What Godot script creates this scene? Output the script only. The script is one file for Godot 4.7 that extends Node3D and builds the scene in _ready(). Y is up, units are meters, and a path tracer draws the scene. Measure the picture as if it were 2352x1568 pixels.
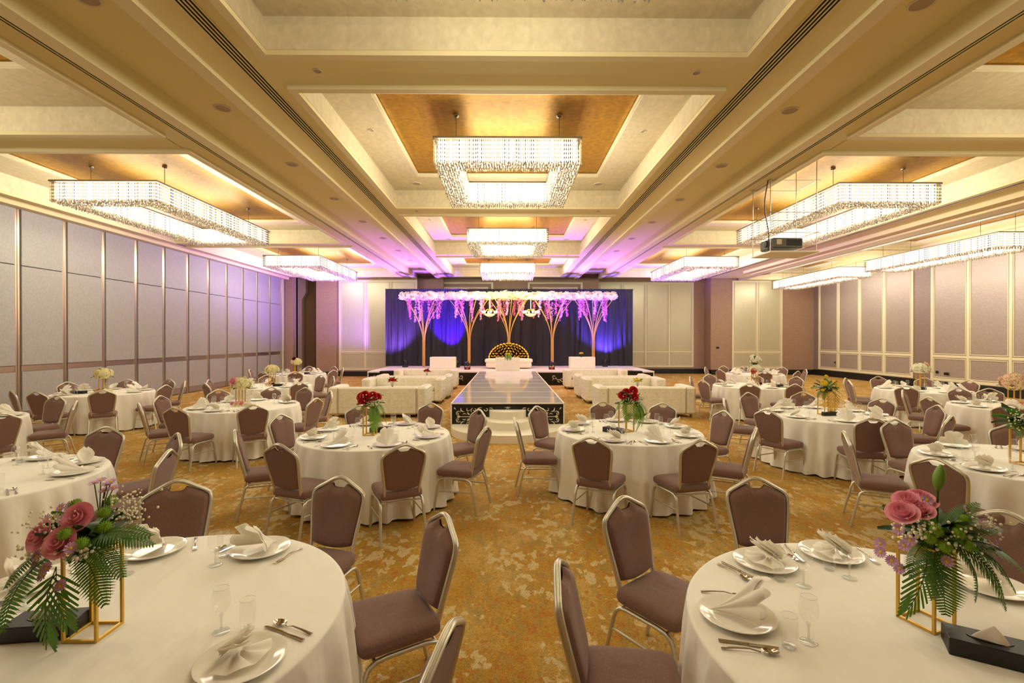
extends Node3D
# A banquet hall set for a wedding. Metres; y is up; the camera stands at x = 0, z = 0 and looks towards -z.

const TAU2 := PI * 2.0
var M := {}
var taken := {}
var rng := RandomNumberGenerator.new()

# ---------------------------------------------------------------- mesh builder
class MB:
	var v := PackedVector3Array()
	var n := PackedVector3Array()
	var t := PackedVector2Array()
	var ix := PackedInt32Array()
	func tri(a: Vector3, b: Vector3, c: Vector3, h: Vector3) -> void:
		var nn := (c - a).cross(b - a)
		if nn.dot(h) < 0.0:
			var k := b
			b = c
			c = k
			nn = -nn
		nn = nn.normalized()
		var i := v.size()
		v.append_array(PackedVector3Array([a, b, c]))
		n.append_array(PackedVector3Array([nn, nn, nn]))
		t.append_array(PackedVector2Array([Vector2(0, 0), Vector2(1, 0), Vector2(1, 1)]))
		ix.append_array(PackedInt32Array([i, i + 1, i + 2]))
	func quad(a: Vector3, b: Vector3, c: Vector3, d: Vector3, h: Vector3) -> void:
		var nn := (c - a).cross(b - a)
		var i := v.size()
		if nn.dot(h) < 0.0:
			v.append_array(PackedVector3Array([a, d, c, b]))
			nn = -nn
		else:
			v.append_array(PackedVector3Array([a, b, c, d]))
		nn = nn.normalized()
		n.append_array(PackedVector3Array([nn, nn, nn, nn]))
		t.append_array(PackedVector2Array([Vector2(0, 0), Vector2(1, 0), Vector2(1, 1), Vector2(0, 1)]))
		ix.append_array(PackedInt32Array([i, i + 1, i + 2, i, i + 2, i + 3]))
	func box(c: Vector3, s: Vector3, b := Basis()) -> void:
		var h := s * 0.5
		for ax in 3:
			for sg in [-1.0, 1.0]:
				var u := Vector3.ZERO
				var w := Vector3.ZERO
				var o := Vector3.ZERO
				o[ax] = h[ax] * sg
				u[(ax + 1) % 3] = h[(ax + 1) % 3]
				w[(ax + 2) % 3] = h[(ax + 2) % 3]
				quad(c + b * (o - u - w), c + b * (o + u - w), c + b * (o + u + w), c + b * (o - u + w), b * o)
	func span(x0: float, x1: float, y0: float, y1: float, z0: float, z1: float) -> void:
		box(Vector3(x0 + x1, y0 + y1, z0 + z1) * 0.5, Vector3(absf(x1 - x0), absf(y1 - y0), absf(z1 - z0)))
	func rbox(c: Vector3, s: Vector3, r: float, b := Basis()) -> void: # box with chamfered edges
		var h := s * 0.5
		r = minf(r, minf(h.x, minf(h.y, h.z)) * 0.9)
		for ax in 3:
			var a1 := (ax + 1) % 3
			var a2 := (ax + 2) % 3
			for sg in [-1.0, 1.0]:
				var o := Vector3.ZERO
				o[ax] = h[ax] * sg
				var u := Vector3.ZERO
				u[a1] = h[a1] - r
				var w := Vector3.ZERO
				w[a2] = h[a2] - r
				quad(c + b * (o - u - w), c + b * (o + u - w), c + b * (o + u + w), c + b * (o - u + w), b * o)
				for s2 in [-1.0, 1.0]: # the chamfer between face ax and face a1
					var p := Vector3.ZERO
					p[ax] = h[ax] * sg
					p[a1] = (h[a1] - r) * s2
					var q := Vector3.ZERO
					q[ax] = (h[ax] - r) * sg
					q[a1] = h[a1] * s2
					quad(c + b * (p - w), c + b * (p + w), c + b * (q + w), c + b * (q - w), b * (p + q))
		for sx in [-1.0, 1.0]:
			for sy in [-1.0, 1.0]:
				for sz in [-1.0, 1.0]:
					var k := Vector3(sx, sy, sz)
					tri(c + b * (k * Vector3(h.x, h.y - r, h.z - r)), c + b * (k * Vector3(h.x - r, h.y, h.z - r)), c + b * (k * Vector3(h.x - r, h.y - r, h.z)), b * k)
	func grid(rows: Array, wrap := false, flip := false) -> void: # rows of points with smooth normals
		var nr := rows.size()
		var nc: int = rows[0].size()
		var base := v.size()
		var acc := PackedVector3Array()
		acc.resize(nr * nc)
		for i in nr:
			var row: PackedVector3Array = rows[i]
			for j in nc:
				v.append(row[j])
				t.append(Vector2(float(j) / maxf(1.0, nc - 1), float(i) / maxf(1.0, nr - 1)))
		var last := nc if wrap else nc - 1
		for i in nr - 1:
			for j in last:
				var a := i * nc + j
				var b := i * nc + (j + 1) % nc
				var c := (i + 1) * nc + (j + 1) % nc
				var d := (i + 1) * nc + j
				if flip:
					var k := b
					b = d
					d = k
				var pa := v[base + a]
				var pc := v[base + c]
				var nn := (pc - pa).cross(v[base + b] - pa) + (v[base + d] - pa).cross(pc - pa)
				acc[a] += nn
				acc[b] += nn
				acc[c] += nn
				acc[d] += nn
				ix.append_array(PackedInt32Array([base + a, base + b, base + c, base + a, base + c, base + d]))
		for k in nr * nc:
			n.append(acc[k].normalized() if acc[k].length_squared() > 1e-20 else Vector3.UP)
	func lathe(prof: Array, seg: int, o := Vector3.ZERO, b := Basis()) -> void: # prof: [radius, height], from the bottom outside upwards
		var rows := []
		for p in prof:
			var row := PackedVector3Array()
			for j in seg:
				var a := PI * 2.0 * j / seg
				row.append(o + b * Vector3(cos(a) * p[0], p[1], sin(a) * p[0]))
			rows.append(row)
		grid(rows, true, true)
	func tube(path: PackedVector3Array, r, sides := 8, rb := 0.0, up := Vector3.UP, caps := true) -> void: # r: number or array; rb: second radius
		var rows := []
		var k := path.size()
		var side := Vector3.ZERO
		for i in k:
			var d := (path[mini(i + 1, k - 1)] - path[maxi(i - 1, 0)]).normalized()
			if i == 0:
				side = d.cross(up)
				if side.length() < 0.05:
					side = d.cross(Vector3.RIGHT)
				side = side.normalized()
			else:
				side = (side - d * side.dot(d)).normalized()
			var w := side.cross(d).normalized()
			var ra: float = r[i] if r is Array or r is PackedFloat32Array else r
			var r2 := rb if rb > 0.0 else ra
			var row := PackedVector3Array()
			for j in sides:
				var a := PI * 2.0 * j / sides
				row.append(path[i] + side * cos(a) * ra + w * sin(a) * r2)
			rows.append(row)
		grid(rows, true, true)
		if caps:
			for e in [0, k - 1]:
				var h := path[0] - path[1] if e == 0 else path[k - 1] - path[k - 2]
				var row: PackedVector3Array = rows[e]
				for j in sides - 2:
					tri(row[0], row[j + 1], row[j + 2], h)
	func bar(a: Vector3, b: Vector3, r: float, sides := 6) -> void:
		tube(PackedVector3Array([a, b]), r, sides)
	func ball(c: Vector3, r: Vector3, seg := 10, rings := 6, e := 1.0) -> void: # e < 1 squares it off
		var rows := []
		for i in rings + 1:
			var p := -PI / 2 + PI * i / rings
			var cp := pow(absf(cos(p)), e)
			var sp := signf(sin(p)) * pow(absf(sin(p)), e)
			var row := PackedVector3Array()
			for j in seg:
				var a := PI * 2.0 * j / seg
				row.append(c + r * Vector3(signf(cos(a)) * pow(absf(cos(a)), e) * cp, sp, signf(sin(a)) * pow(absf(sin(a)), e) * cp))
			rows.append(row)
		grid(rows, true, true)
	func prism(poly: PackedVector2Array, d: float, x := Transform3D()) -> void: # outline in x, y, extruded along z from 0 to d
		var idx := Geometry2D.triangulate_polygon(poly)
		for k in range(0, idx.size(), 3):
			for z in [0.0, d]:
				var q := []
				for m in 3:
					q.append(x * Vector3(poly[idx[k + m]].x, poly[idx[k + m]].y, z))
				tri(q[0], q[1], q[2], x.basis.z * (1.0 if z == d else -1.0) * signf(d if d != 0.0 else 1.0))
		var s := 1.0 if Geometry2D.is_polygon_clockwise(poly) else -1.0
		for k in poly.size():
			var a := poly[k]
			var b := poly[(k + 1) % poly.size()]
			var e := (b - a)
			quad(x * Vector3(a.x, a.y, 0), x * Vector3(b.x, b.y, 0), x * Vector3(b.x, b.y, d), x * Vector3(a.x, a.y, d), x.basis * Vector3(-e.y * s, e.x * s, 0))
	func add(o: MB, x: Transform3D) -> void:
		var base := v.size()
		for k in o.v.size():
			v.append(x * o.v[k])
			n.append((x.basis * o.n[k]).normalized())
		t.append_array(o.t)
		for k in o.ix:
			ix.append(base + k)
	func mesh(m: Material) -> ArrayMesh:
		var a := []
		a.resize(Mesh.ARRAY_MAX)
		a[Mesh.ARRAY_VERTEX] = v
		a[Mesh.ARRAY_NORMAL] = n
		a[Mesh.ARRAY_TEX_UV] = t
		a[Mesh.ARRAY_INDEX] = ix
		var r := ArrayMesh.new()
		r.add_surface_from_arrays(Mesh.PRIMITIVE_TRIANGLES, a)
		r.surface_set_material(0, m)
		return r

# ---------------------------------------------------------------- nodes
func numbered(called: String) -> String:
	var k: int = taken.get(called, -1) + 1
	taken[called] = k
	return called if k == 0 else "%s_%03d" % [called, k]

func tag(o: Node3D, label: String, category: String, group := "") -> Node3D:
	o.set_meta("label", label)
	o.set_meta("category", category)
	if group != "":
		o.set_meta("group", group)
	return o

func thing(called: String, label: String, category: String, at := Vector3.ZERO, turn := 0.0, group := "") -> Node3D:
	var o := Node3D.new()
	o.name = numbered(called)
	add_child(o)
	o.position = at
	o.rotation.y = turn
	return tag(o, label, category, group)

func obj(called: String, b: MB, m: Material, parent: Node = null) -> MeshInstance3D: # one mesh: a part, or a thing of its own when it has no parent
	return put(called, b.mesh(m), parent)

func put(called: String, m: Mesh, parent: Node = null) -> MeshInstance3D:
	var o := MeshInstance3D.new()
	o.mesh = m
	if parent == null:
		o.name = numbered(called)
		add_child(o)
	else:
		o.name = called
		parent.add_child(o, true)
	return o

func struct(called: String, b: MB, m: Material) -> MeshInstance3D:
	var o := obj(called, b, m)
	o.set_meta("kind", "structure")
	return o

func many(called: String, m: Mesh, where: Array, parent: Node, colors := []) -> MultiMeshInstance3D: # what nobody could count
	var mm := MultiMesh.new()
	mm.transform_format = MultiMesh.TRANSFORM_3D
	mm.use_colors = not colors.is_empty()
	mm.mesh = m
	mm.instance_count = where.size()
	for k in where.size():
		mm.set_instance_transform(k, where[k])
		if not colors.is_empty():
			mm.set_instance_color(k, colors[k])
	var o := MultiMeshInstance3D.new()
	o.multimesh = mm
	o.name = called
	o.set_meta("kind", "stuff")
	parent.add_child(o, true)
	return o

func dup(src: Node3D, at: Vector3, turn: float, label: String, group := "") -> Node3D:
	var o: Node3D = src.duplicate()
	o.name = numbered(String(src.get_meta("kind_name")))
	add_child(o)
	o.position = at
	o.rotation = Vector3(0, turn, 0)
	o.set_meta("label", label)
	if group != "":
		o.set_meta("group", group)
	return o

# a copy of the master thing, or the master itself the first time
func place(src: Node3D, at: Vector3, turn: float, label: String, group := "") -> Node3D:
	if src.has_meta("used"):
		var o := dup(src, at, turn, label, group)
		return o
	src.set_meta("used", true)
	src.position = at
	src.rotation = Vector3(0, turn, 0)
	src.set_meta("label", label)
	if group != "":
		src.set_meta("group", group)
	return src

func master(called: String, category: String) -> Node3D:
	var o := thing(called, "", category)
	o.set_meta("kind_name", called)
	return o

# ---------------------------------------------------------------- materials
func mat(c: Color, rough := 0.6, metal := 0.0) -> StandardMaterial3D:
	var m := StandardMaterial3D.new()
	m.albedo_color = c
	m.roughness = rough
	m.metallic = metal
	return m

func noise(freq: float, seed_ := 1, kind := FastNoiseLite.TYPE_SIMPLEX_SMOOTH, oct := 4) -> FastNoiseLite:
	var f := FastNoiseLite.new()
	f.noise_type = kind
	f.seed = seed_
	f.frequency = freq
	f.fractal_octaves = oct
	return f

# a seamless value-noise image whose pixels run from colour a to colour b
func noise_tex(size: int, freq: float, a: Color, b: Color, seed_ := 1, stretch := Vector2(1, 1), oct := 4) -> ImageTexture:
	var f := noise(freq, seed_, FastNoiseLite.TYPE_SIMPLEX_SMOOTH, oct)
	var im := Image.create(size, size, false, Image.FORMAT_RGB8)
	for y in size:
		for x in size:
			var fx := float(x) / size
			var fy := float(y) / size
			var s := 0.0
			# torus mapping keeps it seamless
			var ax := fx * TAU2
			var ay := fy * TAU2
			s = f.get_noise_3d(cos(ax) * stretch.x * 40.0 + 7.0, sin(ax) * stretch.x * 40.0, cos(ay) * stretch.y * 40.0) * 0.5 + f.get_noise_3d(sin(ay) * stretch.y * 40.0, cos(ax) * stretch.x * 40.0 + 91.0, sin(ax) * stretch.x * 40.0 - 33.0) * 0.5
			im.set_pixel(x, y, a.lerp(b, clampf(s * 0.9 + 0.5, 0.0, 1.0)))
	im.generate_mipmaps()
	return ImageTexture.create_from_image(im)

# fine random grain: threads, weave, brushed metal; stretch > 1 draws it out along x or y
func grain_tex(w: int, h: int, a: Color, b: Color, seed_: int, blur_x: int, blur_y: int) -> ImageTexture:
	var r := RandomNumberGenerator.new()
	r.seed = seed_
	var base := PackedFloat32Array()
	base.resize(w * h)
	for k in w * h:
		base[k] = r.randf()
	var im := Image.create(w, h, false, Image.FORMAT_RGB8)
	for y in h:
		for x in w:
			var s := 0.0
			for k in blur_x:
				s += base[y * w + (x + k) % w]
			for k in blur_y:
				s += base[((y + k) % h) * w + x]
			s /= float(blur_x + blur_y)
			s = clampf((s - 0.5) * sqrt(float(blur_x + blur_y)) * 0.9 + 0.5, 0.0, 1.0)
			im.set_pixel(x, y, a.lerp(b, s))
	return ImageTexture.create_from_image(im)

func carpet_tex(size: int) -> ImageTexture:
	var warp := noise(0.9, 11)
	var blot := noise(0.55, 5, FastNoiseLite.TYPE_SIMPLEX_SMOOTH, 5)
	var fine := noise(3.2, 23, FastNoiseLite.TYPE_SIMPLEX_SMOOTH, 4)
	var tone := noise(1.3, 41, FastNoiseLite.TYPE_SIMPLEX_SMOOTH, 4)
	var speck := noise(9.0, 57, FastNoiseLite.TYPE_SIMPLEX_SMOOTH, 3)
	var r := RandomNumberGenerator.new()
	r.seed = 4
	var ochre := Color(0.67, 0.50, 0.15)
	var tan_ := Color(0.73, 0.58, 0.29)
	var rust := Color(0.66, 0.42, 0.08)
	var olive := Color(0.60, 0.50, 0.25)
	var cream := Color(0.78, 0.69, 0.50)
	var im := Image.create(size, size, false, Image.FORMAT_RGB8)
	var span := 6.5
	for y in size:
		for x in size:
			var c := Color(0, 0, 0)
			# metres across the tile; blended over its last sixth so that it repeats
			var u := x * span / size
			var w := y * span / size
			var bx := clampf((u - span * 0.84) / (span * 0.16), 0.0, 1.0)
			var by := clampf((w - span * 0.84) / (span * 0.16), 0.0, 1.0)
			var s := 0.0
			var q := 0.0
			var g := 0.0
			var h := 0.0
			for k in 4:
				var ox := float(k & 1)
				var oy := float(k >> 1)
				var wt := (bx if ox > 0.0 else 1.0 - bx) * (by if oy > 0.0 else 1.0 - by)
				if wt <= 0.001:
					continue
				var pu := u - ox * span
				var pw := w - oy * span
				var d := warp.get_noise_2d(pu * 2.0, pw * 2.0) * 0.35
				s += wt * (0.8 * blot.get_noise_2d(pu * 2.6 + d, pw * 1.9 - d) + 0.9 * fine.get_noise_2d(pu * 2.4, pw * 1.5))
				q += wt * tone.get_noise_2d(pu * 1.2, pw * 0.7)
				g += wt * fine.get_noise_2d(pu * 2.2 + 50.0, pw * 1.1)
				h += wt * speck.get_noise_2d(pu * 1.4, pw * 1.0)
			c = ochre.lerp(tan_, clampf(q * 2.2 + 0.45 + h * 1.1, 0.0, 1.0))
			c = c.lerp(olive, clampf(g * 1.6 + 0.05, 0.0, 0.7))
			c = c.lerp(rust, clampf((h - 0.22 - q * 0.5) * 4.0, 0.0, 0.8))
			var patch := smoothstep(0.27, 0.34, s + h * 0.25)
			c = c.lerp(cream, clampf(patch * 0.88 - 0.8 * clampf(-h - 0.15, 0.0, 1.0), 0.0, 0.95))
			var tuft := 0.82 + 0.36 * r.randf()
			im.set_pixel(x, y, Color(c.r * tuft, c.g * tuft, c.b * tuft))
	im.generate_mipmaps()
	return ImageTexture.create_from_image(im)

func wrinkle_tex(size: int) -> ImageTexture: # soft creases, as a normal map
	var h := Image.create(size, size, false, Image.FORMAT_RGB8)
	var src := noise_tex(size, 0.045, Color(0, 0, 0), Color(1, 1, 1), 71, Vector2(1.2, 0.8), 2).get_image()
	for y in size:
		for x in size:
			var s := src.get_pixel(x, y).r
			h.set_pixel(x, y, Color(s, s, s))
	h.bump_map_to_normal_map(3.0)
	return ImageTexture.create_from_image(h)

func tri_scale(m: StandardMaterial3D, k: float, world := true) -> void:
	m.uv1_triplanar = true
	m.uv1_world_triplanar = world
	m.uv1_scale = Vector3(k, k, k)

func materials() -> void:
	var p := mat(Color(0.86, 0.80, 0.62), 0.75)
	M.ceiling = p
	M.soffit = mat(Color(0.87, 0.82, 0.61), 0.8)
	p = mat(Color(1, 1, 1), 0.5, 0.15)
	p.albedo_texture = noise_tex(256, 0.05, Color(0.80, 0.745, 0.62), Color(0.88, 0.825, 0.70), 3, Vector2(1.4, 1.4), 3)
	tri_scale(p, 0.5)
	M.coffer = p
	p = mat(Color(1, 1, 1), 0.42, 0.55)
	p.albedo_texture = noise_tex(384, 0.09, Color(0.60, 0.43, 0.06), Color(0.78, 0.58, 0.16), 8, Vector2(1, 2.2), 5)
	tri_scale(p, 0.35)
	M.gold_leaf = p
	p = mat(Color(1, 1, 1), 0.95)
	p.albedo_texture = carpet_tex(1536)
	p.uv1_triplanar = true
	p.uv1_world_triplanar = true
	p.uv1_scale = Vector3(1.0 / 6.5, 1.0 / 6.5, 1.0 / 6.5)
	var hm := grain_tex(256, 256, Color(0, 0, 0), Color(1, 1, 1), 77, 1, 1)
	p.heightmap_enabled = false
	p.normal_enabled = false
	M.carpet = p
	p = mat(Color(1, 1, 1), 0.6, 0.1)
	p.albedo_texture = grain_tex(256, 256, Color(0.58, 0.46, 0.39), Color(0.67, 0.55, 0.47), 9, 14, 2)
	tri_scale(p, 0.6)
	M.brown_wall = p
	M.dark_brown = mat(Color(0.40, 0.29, 0.19), 0.7)
	p = mat(Color(1, 1, 1), 0.38, 0.35)
	p.albedo_texture = noise_tex(256, 0.12, Color(0.72, 0.69, 0.58), Color(0.82, 0.79, 0.69), 21, Vector2(2.4, 1.0), 4)
	tri_scale(p, 0.8)
	M.silver_panel = p
	M.cream_frame = mat(Color(0.86, 0.82, 0.70), 0.35)
	p = mat(Color(1, 1, 1), 0.55, 0.15)
	p.albedo_texture = grain_tex(256, 256, Color(0.57, 0.555, 0.55), Color(0.65, 0.635, 0.625), 15, 3, 9)
	tri_scale(p, 0.9)
	M.grey_fabric = p
	p = mat(Color(1, 1, 1), 0.5, 0.25)
	p.albedo_texture = grain_tex(256, 256, Color(0.50, 0.43, 0.41), Color(0.60, 0.52, 0.49), 19, 10, 2)
	tri_scale(p, 0.9)
	M.mauve_panel = p
	M.steel = mat(Color(0.70, 0.64, 0.57), 0.28, 0.9)
	M.skirting = mat(Color(0.055, 0.045, 0.04), 0.5)
	M.black = mat(Color(0.03, 0.028, 0.026), 0.4)
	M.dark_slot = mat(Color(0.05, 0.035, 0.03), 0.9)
	p = mat(Color(1, 1, 1), 0.9)
	p.albedo_texture = grain_tex(128, 128, Color(0.45, 0.33, 0.29), Color(0.53, 0.40, 0.355), 31, 2, 2)
	p.uv1_triplanar = true
	p.uv1_scale = Vector3(4, 4, 4)
	p.rim_enabled = true
	p.rim = 0.35
	p.rim_tint = 0.6
	M.chair_fabric = p
	M.chair_metal = mat(Color(0.82, 0.80, 0.73), 0.36, 0.7)
	p = mat(Color(0.95, 0.935, 0.89), 0.75)
	p.rim_enabled = true
	p.rim = 0.2
	var cf := wrinkle_tex(256)
	p.normal_enabled = true
	p.normal_texture = cf
	p.normal_scale = 0.35
	tri_scale(p, 0.9)
	M.cloth = p
	M.napkin = mat(Color(0.97, 0.95, 0.91), 0.8)
	M.napkin.backlight_enabled = true
	M.napkin.backlight = Color(0.7, 0.68, 0.62)
	M.china = mat(Color(0.94, 0.92, 0.87), 0.12)
	M.cutlery = mat(Color(0.72, 0.68, 0.62), 0.12, 1.0)
	p = mat(Color(0.86, 0.88, 0.85, 0.045), 0.0)
	p.transparency = BaseMaterial3D.TRANSPARENCY_ALPHA
	M.glass = p
	M.table_wood = mat(Color(0.42, 0.31, 0.2), 0.6)
	M.gold = mat(Color(0.84, 0.67, 0.27), 0.36, 0.5)
	M.tissue_box = mat(Color(0.06, 0.055, 0.055), 0.45)
	M.tissue = mat(Color(0.93, 0.90, 0.85), 0.9)
	p = mat(Color(1, 1, 1), 0.45)
	p.albedo_texture = noise_tex(128, 0.06, Color(0.86, 0.82, 0.72), Color(0.93, 0.90, 0.82), 45, Vector2(1, 1), 3)
	tri_scale(p, 0.7)
	M.sofa = p
	M.button = mat(Color(0.9, 0.88, 0.85), 0.08, 0.6)
	M.white_paint = mat(Color(0.90, 0.87, 0.79), 0.4)
	M.runway_top = mat(Color(0.80, 0.78, 0.78), 0.07, 0.0)
	M.stage_top = mat(Color(0.88, 0.85, 0.82), 0.35)
	M.lacquer = mat(Color(0.035, 0.028, 0.022), 0.22)
	M.scroll = mat(Color(0.80, 0.77, 0.66), 0.5)
	p = mat(Color(0.10, 0.085, 0.12), 0.75)
	p.rim_enabled = true
	p.rim = 0.3
	M.curtain = p
	M.mirror = mat(Color(0.82, 0.78, 0.72), 0.04, 1.0)
	# crystal and light
	p = mat(Color(0.97, 0.95, 0.90), 0.12)
	p.backlight_enabled = true
	p.backlight = Color(0.9, 0.88, 0.82)
	p.vertex_color_use_as_albedo = true
	M.crystal = p
	p = mat(Color(1, 1, 1), 0.15, 0.0)
	p.vertex_color_use_as_albedo = true
	p.backlight_enabled = true
	p.backlight = Color(0.8, 0.78, 0.7)
	M.bead = p
	p = mat(Color(0.9, 0.88, 0.8), 0.5)
	p.emission_enabled = true
	p.emission = Color(1.0, 0.99, 0.95)
	p.emission_energy_multiplier = 2.4
	M.glow = p
	p = mat(Color(0.8, 0.75, 0.66), 0.5)
	p.emission_enabled = true
	p.emission = Color(1.0, 0.95, 0.86)
	p.emission_energy_multiplier = 0.85
	M.glow_dim = p
	M.fitting = mat(Color(0.55, 0.5, 0.44), 0.3, 0.9)
	M.plastic_white = mat(Color(0.82, 0.77, 0.66), 0.5)
	M.plastic_grey = mat(Color(0.66, 0.58, 0.5), 0.6)
	# plants
	M.leaf = mat(Color(0.24, 0.37, 0.09), 0.5)
	M.leaf.backlight_enabled = true
	M.leaf.backlight = Color(0.25, 0.4, 0.06)
	M.leaf_dark = mat(Color(0.15, 0.27, 0.07), 0.5)
	M.leaf_bright = mat(Color(0.42, 0.56, 0.14), 0.5)
	M.leaf_bright.backlight_enabled = true
	M.leaf_bright.backlight = Color(0.3, 0.45, 0.08)
	M.pink = mat(Color(0.96, 0.66, 0.73), 0.6)
	M.pink.backlight_enabled = true
	M.pink.backlight = Color(0.5, 0.3, 0.34)
	M.red = mat(Color(0.76, 0.07, 0.12), 0.55)
	M.lilac = mat(Color(0.86, 0.68, 0.83), 0.7)
	M.white_petal = mat(Color(0.94, 0.92, 0.82), 0.7)
	M.cream_petal = mat(Color(0.93, 0.89, 0.68), 0.75)
	M.peach = mat(Color(0.95, 0.80, 0.68), 0.7)
	M.coral = mat(Color(0.88, 0.36, 0.28), 0.7)
	M.yellow = mat(Color(0.90, 0.76, 0.10), 0.65)
	M.green_mum = mat(Color(0.48, 0.64, 0.12), 0.7)
	M.orchid = mat(Color(0.82, 0.42, 0.66), 0.6)
	M.orchid_pale = mat(Color(0.88, 0.66, 0.86), 0.6)
	M.wine = mat(Color(0.38, 0.05, 0.12), 0.6)
	p = mat(Color(1, 1, 1), 0.4, 0.35)
	p.albedo_texture = grain_tex(256, 256, Color(0.62, 0.56, 0.53), Color(0.72, 0.66, 0.62), 27, 12, 2)
	tri_scale(p, 0.9)
	M.mauve_silver = p
	M.fret_gold = mat(Color(0.94, 0.76, 0.24), 0.45, 0.1)
	M.seam = mat(Color(0.66, 0.60, 0.46), 0.8)
	p = mat(Color(1, 1, 1), 0.4)
	p.emission_enabled = true
	p.emission = Color(1.0, 0.88, 0.62)
	p.emission_energy_multiplier = 6.0
	M.bulb = p
	p = mat(Color(0.88, 0.90, 0.87, 0.22), 0.0)
	p.transparency = BaseMaterial3D.TRANSPARENCY_ALPHA
	M.glass_solid = p
	p = mat(Color(0.92, 0.94, 0.92, 0.6), 0.05)
	p.transparency = BaseMaterial3D.TRANSPARENCY_ALPHA
	M.glass_rim = p
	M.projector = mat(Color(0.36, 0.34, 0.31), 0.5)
	M.projector_dark = mat(Color(0.13, 0.125, 0.115), 0.6)
	M.stem_gold = mat(Color(0.86, 0.66, 0.36), 0.4, 0.25)

# ---------------------------------------------------------------- the scene
const LIGHT := Color(1.0, 0.98, 0.875)
const WALL_L := -11.45
const WALL_R := 16.6
const SOFFIT := 5.1
const LIP := 5.045
var lamps := 1.0

func _ready() -> void:
	rng.seed = 20
	var cam := Camera3D.new()
	cam.name = "camera"
	cam.fov = rad_to_deg(2.0 * atan(784.0 / 1111.0))
	cam.near = 0.05
	cam.far = 80.0
	cam.position = Vector3(0, 1.93, 0)
	cam.rotation = Vector3(-0.005, -0.009, 0)
	add_child(cam)
	var we := WorldEnvironment.new()
	we.name = "world_environment"
	var env := Environment.new()
	env.background_mode = Environment.BG_COLOR
	env.background_color = Color(0, 0, 0)
	env.tonemap_mode = Environment.TONE_MAPPER_LINEAR
	env.tonemap_exposure = 1.27
	env.sdfgi_enabled = true
	env.ssao_enabled = true
	env.ssil_enabled = true
	we.environment = env
	add_child(we)
	materials()
	shell()
	ceiling()
	chandeliers()
	left_wall()
	back_wall()
	right_wall()
	stage()
	sofas()
	tables_and_chairs()
	fittings()

func area(parent: Node, at: Vector3, size: Vector2, towards: Vector3, energy: float, c := LIGHT) -> void:
	var l := AreaLight3D.new()
	l.name = "lamp"
	l.area_size = size
	l.light_energy = energy
	l.light_color = c
	l.shadow_enabled = true
	parent.add_child(l, true)
	l.position = at
	var up := Vector3.UP if absf(towards.y) < 0.9 else Vector3.BACK
	l.basis = Basis.looking_at(towards, up)
	l.set("area_range", 40.0)

func spot(parent: Node, at: Vector3, towards: Vector3, deg: float, energy: float, c: Color, soft := 0.5) -> void:
	var l := SpotLight3D.new()
	l.name = "beam"
	l.spot_angle = deg
	l.spot_angle_attenuation = soft
	l.spot_range = 40.0
	l.spot_attenuation = 2.0
	l.light_energy = energy
	l.light_color = c
	l.light_size = 0.06
	l.shadow_enabled = true
	parent.add_child(l, true)
	l.position = at
	l.basis = Basis.looking_at(towards, Vector3.UP if absf(towards.normalized().y) < 0.95 else Vector3.BACK)

# ---------------------------------------------------------------- shell of the room
func shell() -> void:
	var b := MB.new()
	b.span(-14.0, 17.2, -0.2, 0.0, -28.5, 4.2)
	struct("floor", b, M.carpet)
	b = MB.new()
	b.span(-14.0, 17.2, 6.2, 6.4, -28.5, 4.2)
	struct("roof_slab", b, M.soffit)
	b = MB.new()
	b.span(-14.0, 17.2, 0.0, 6.2, 4.0, 4.2)
	struct("wall_front", b, M.brown_wall)

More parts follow.
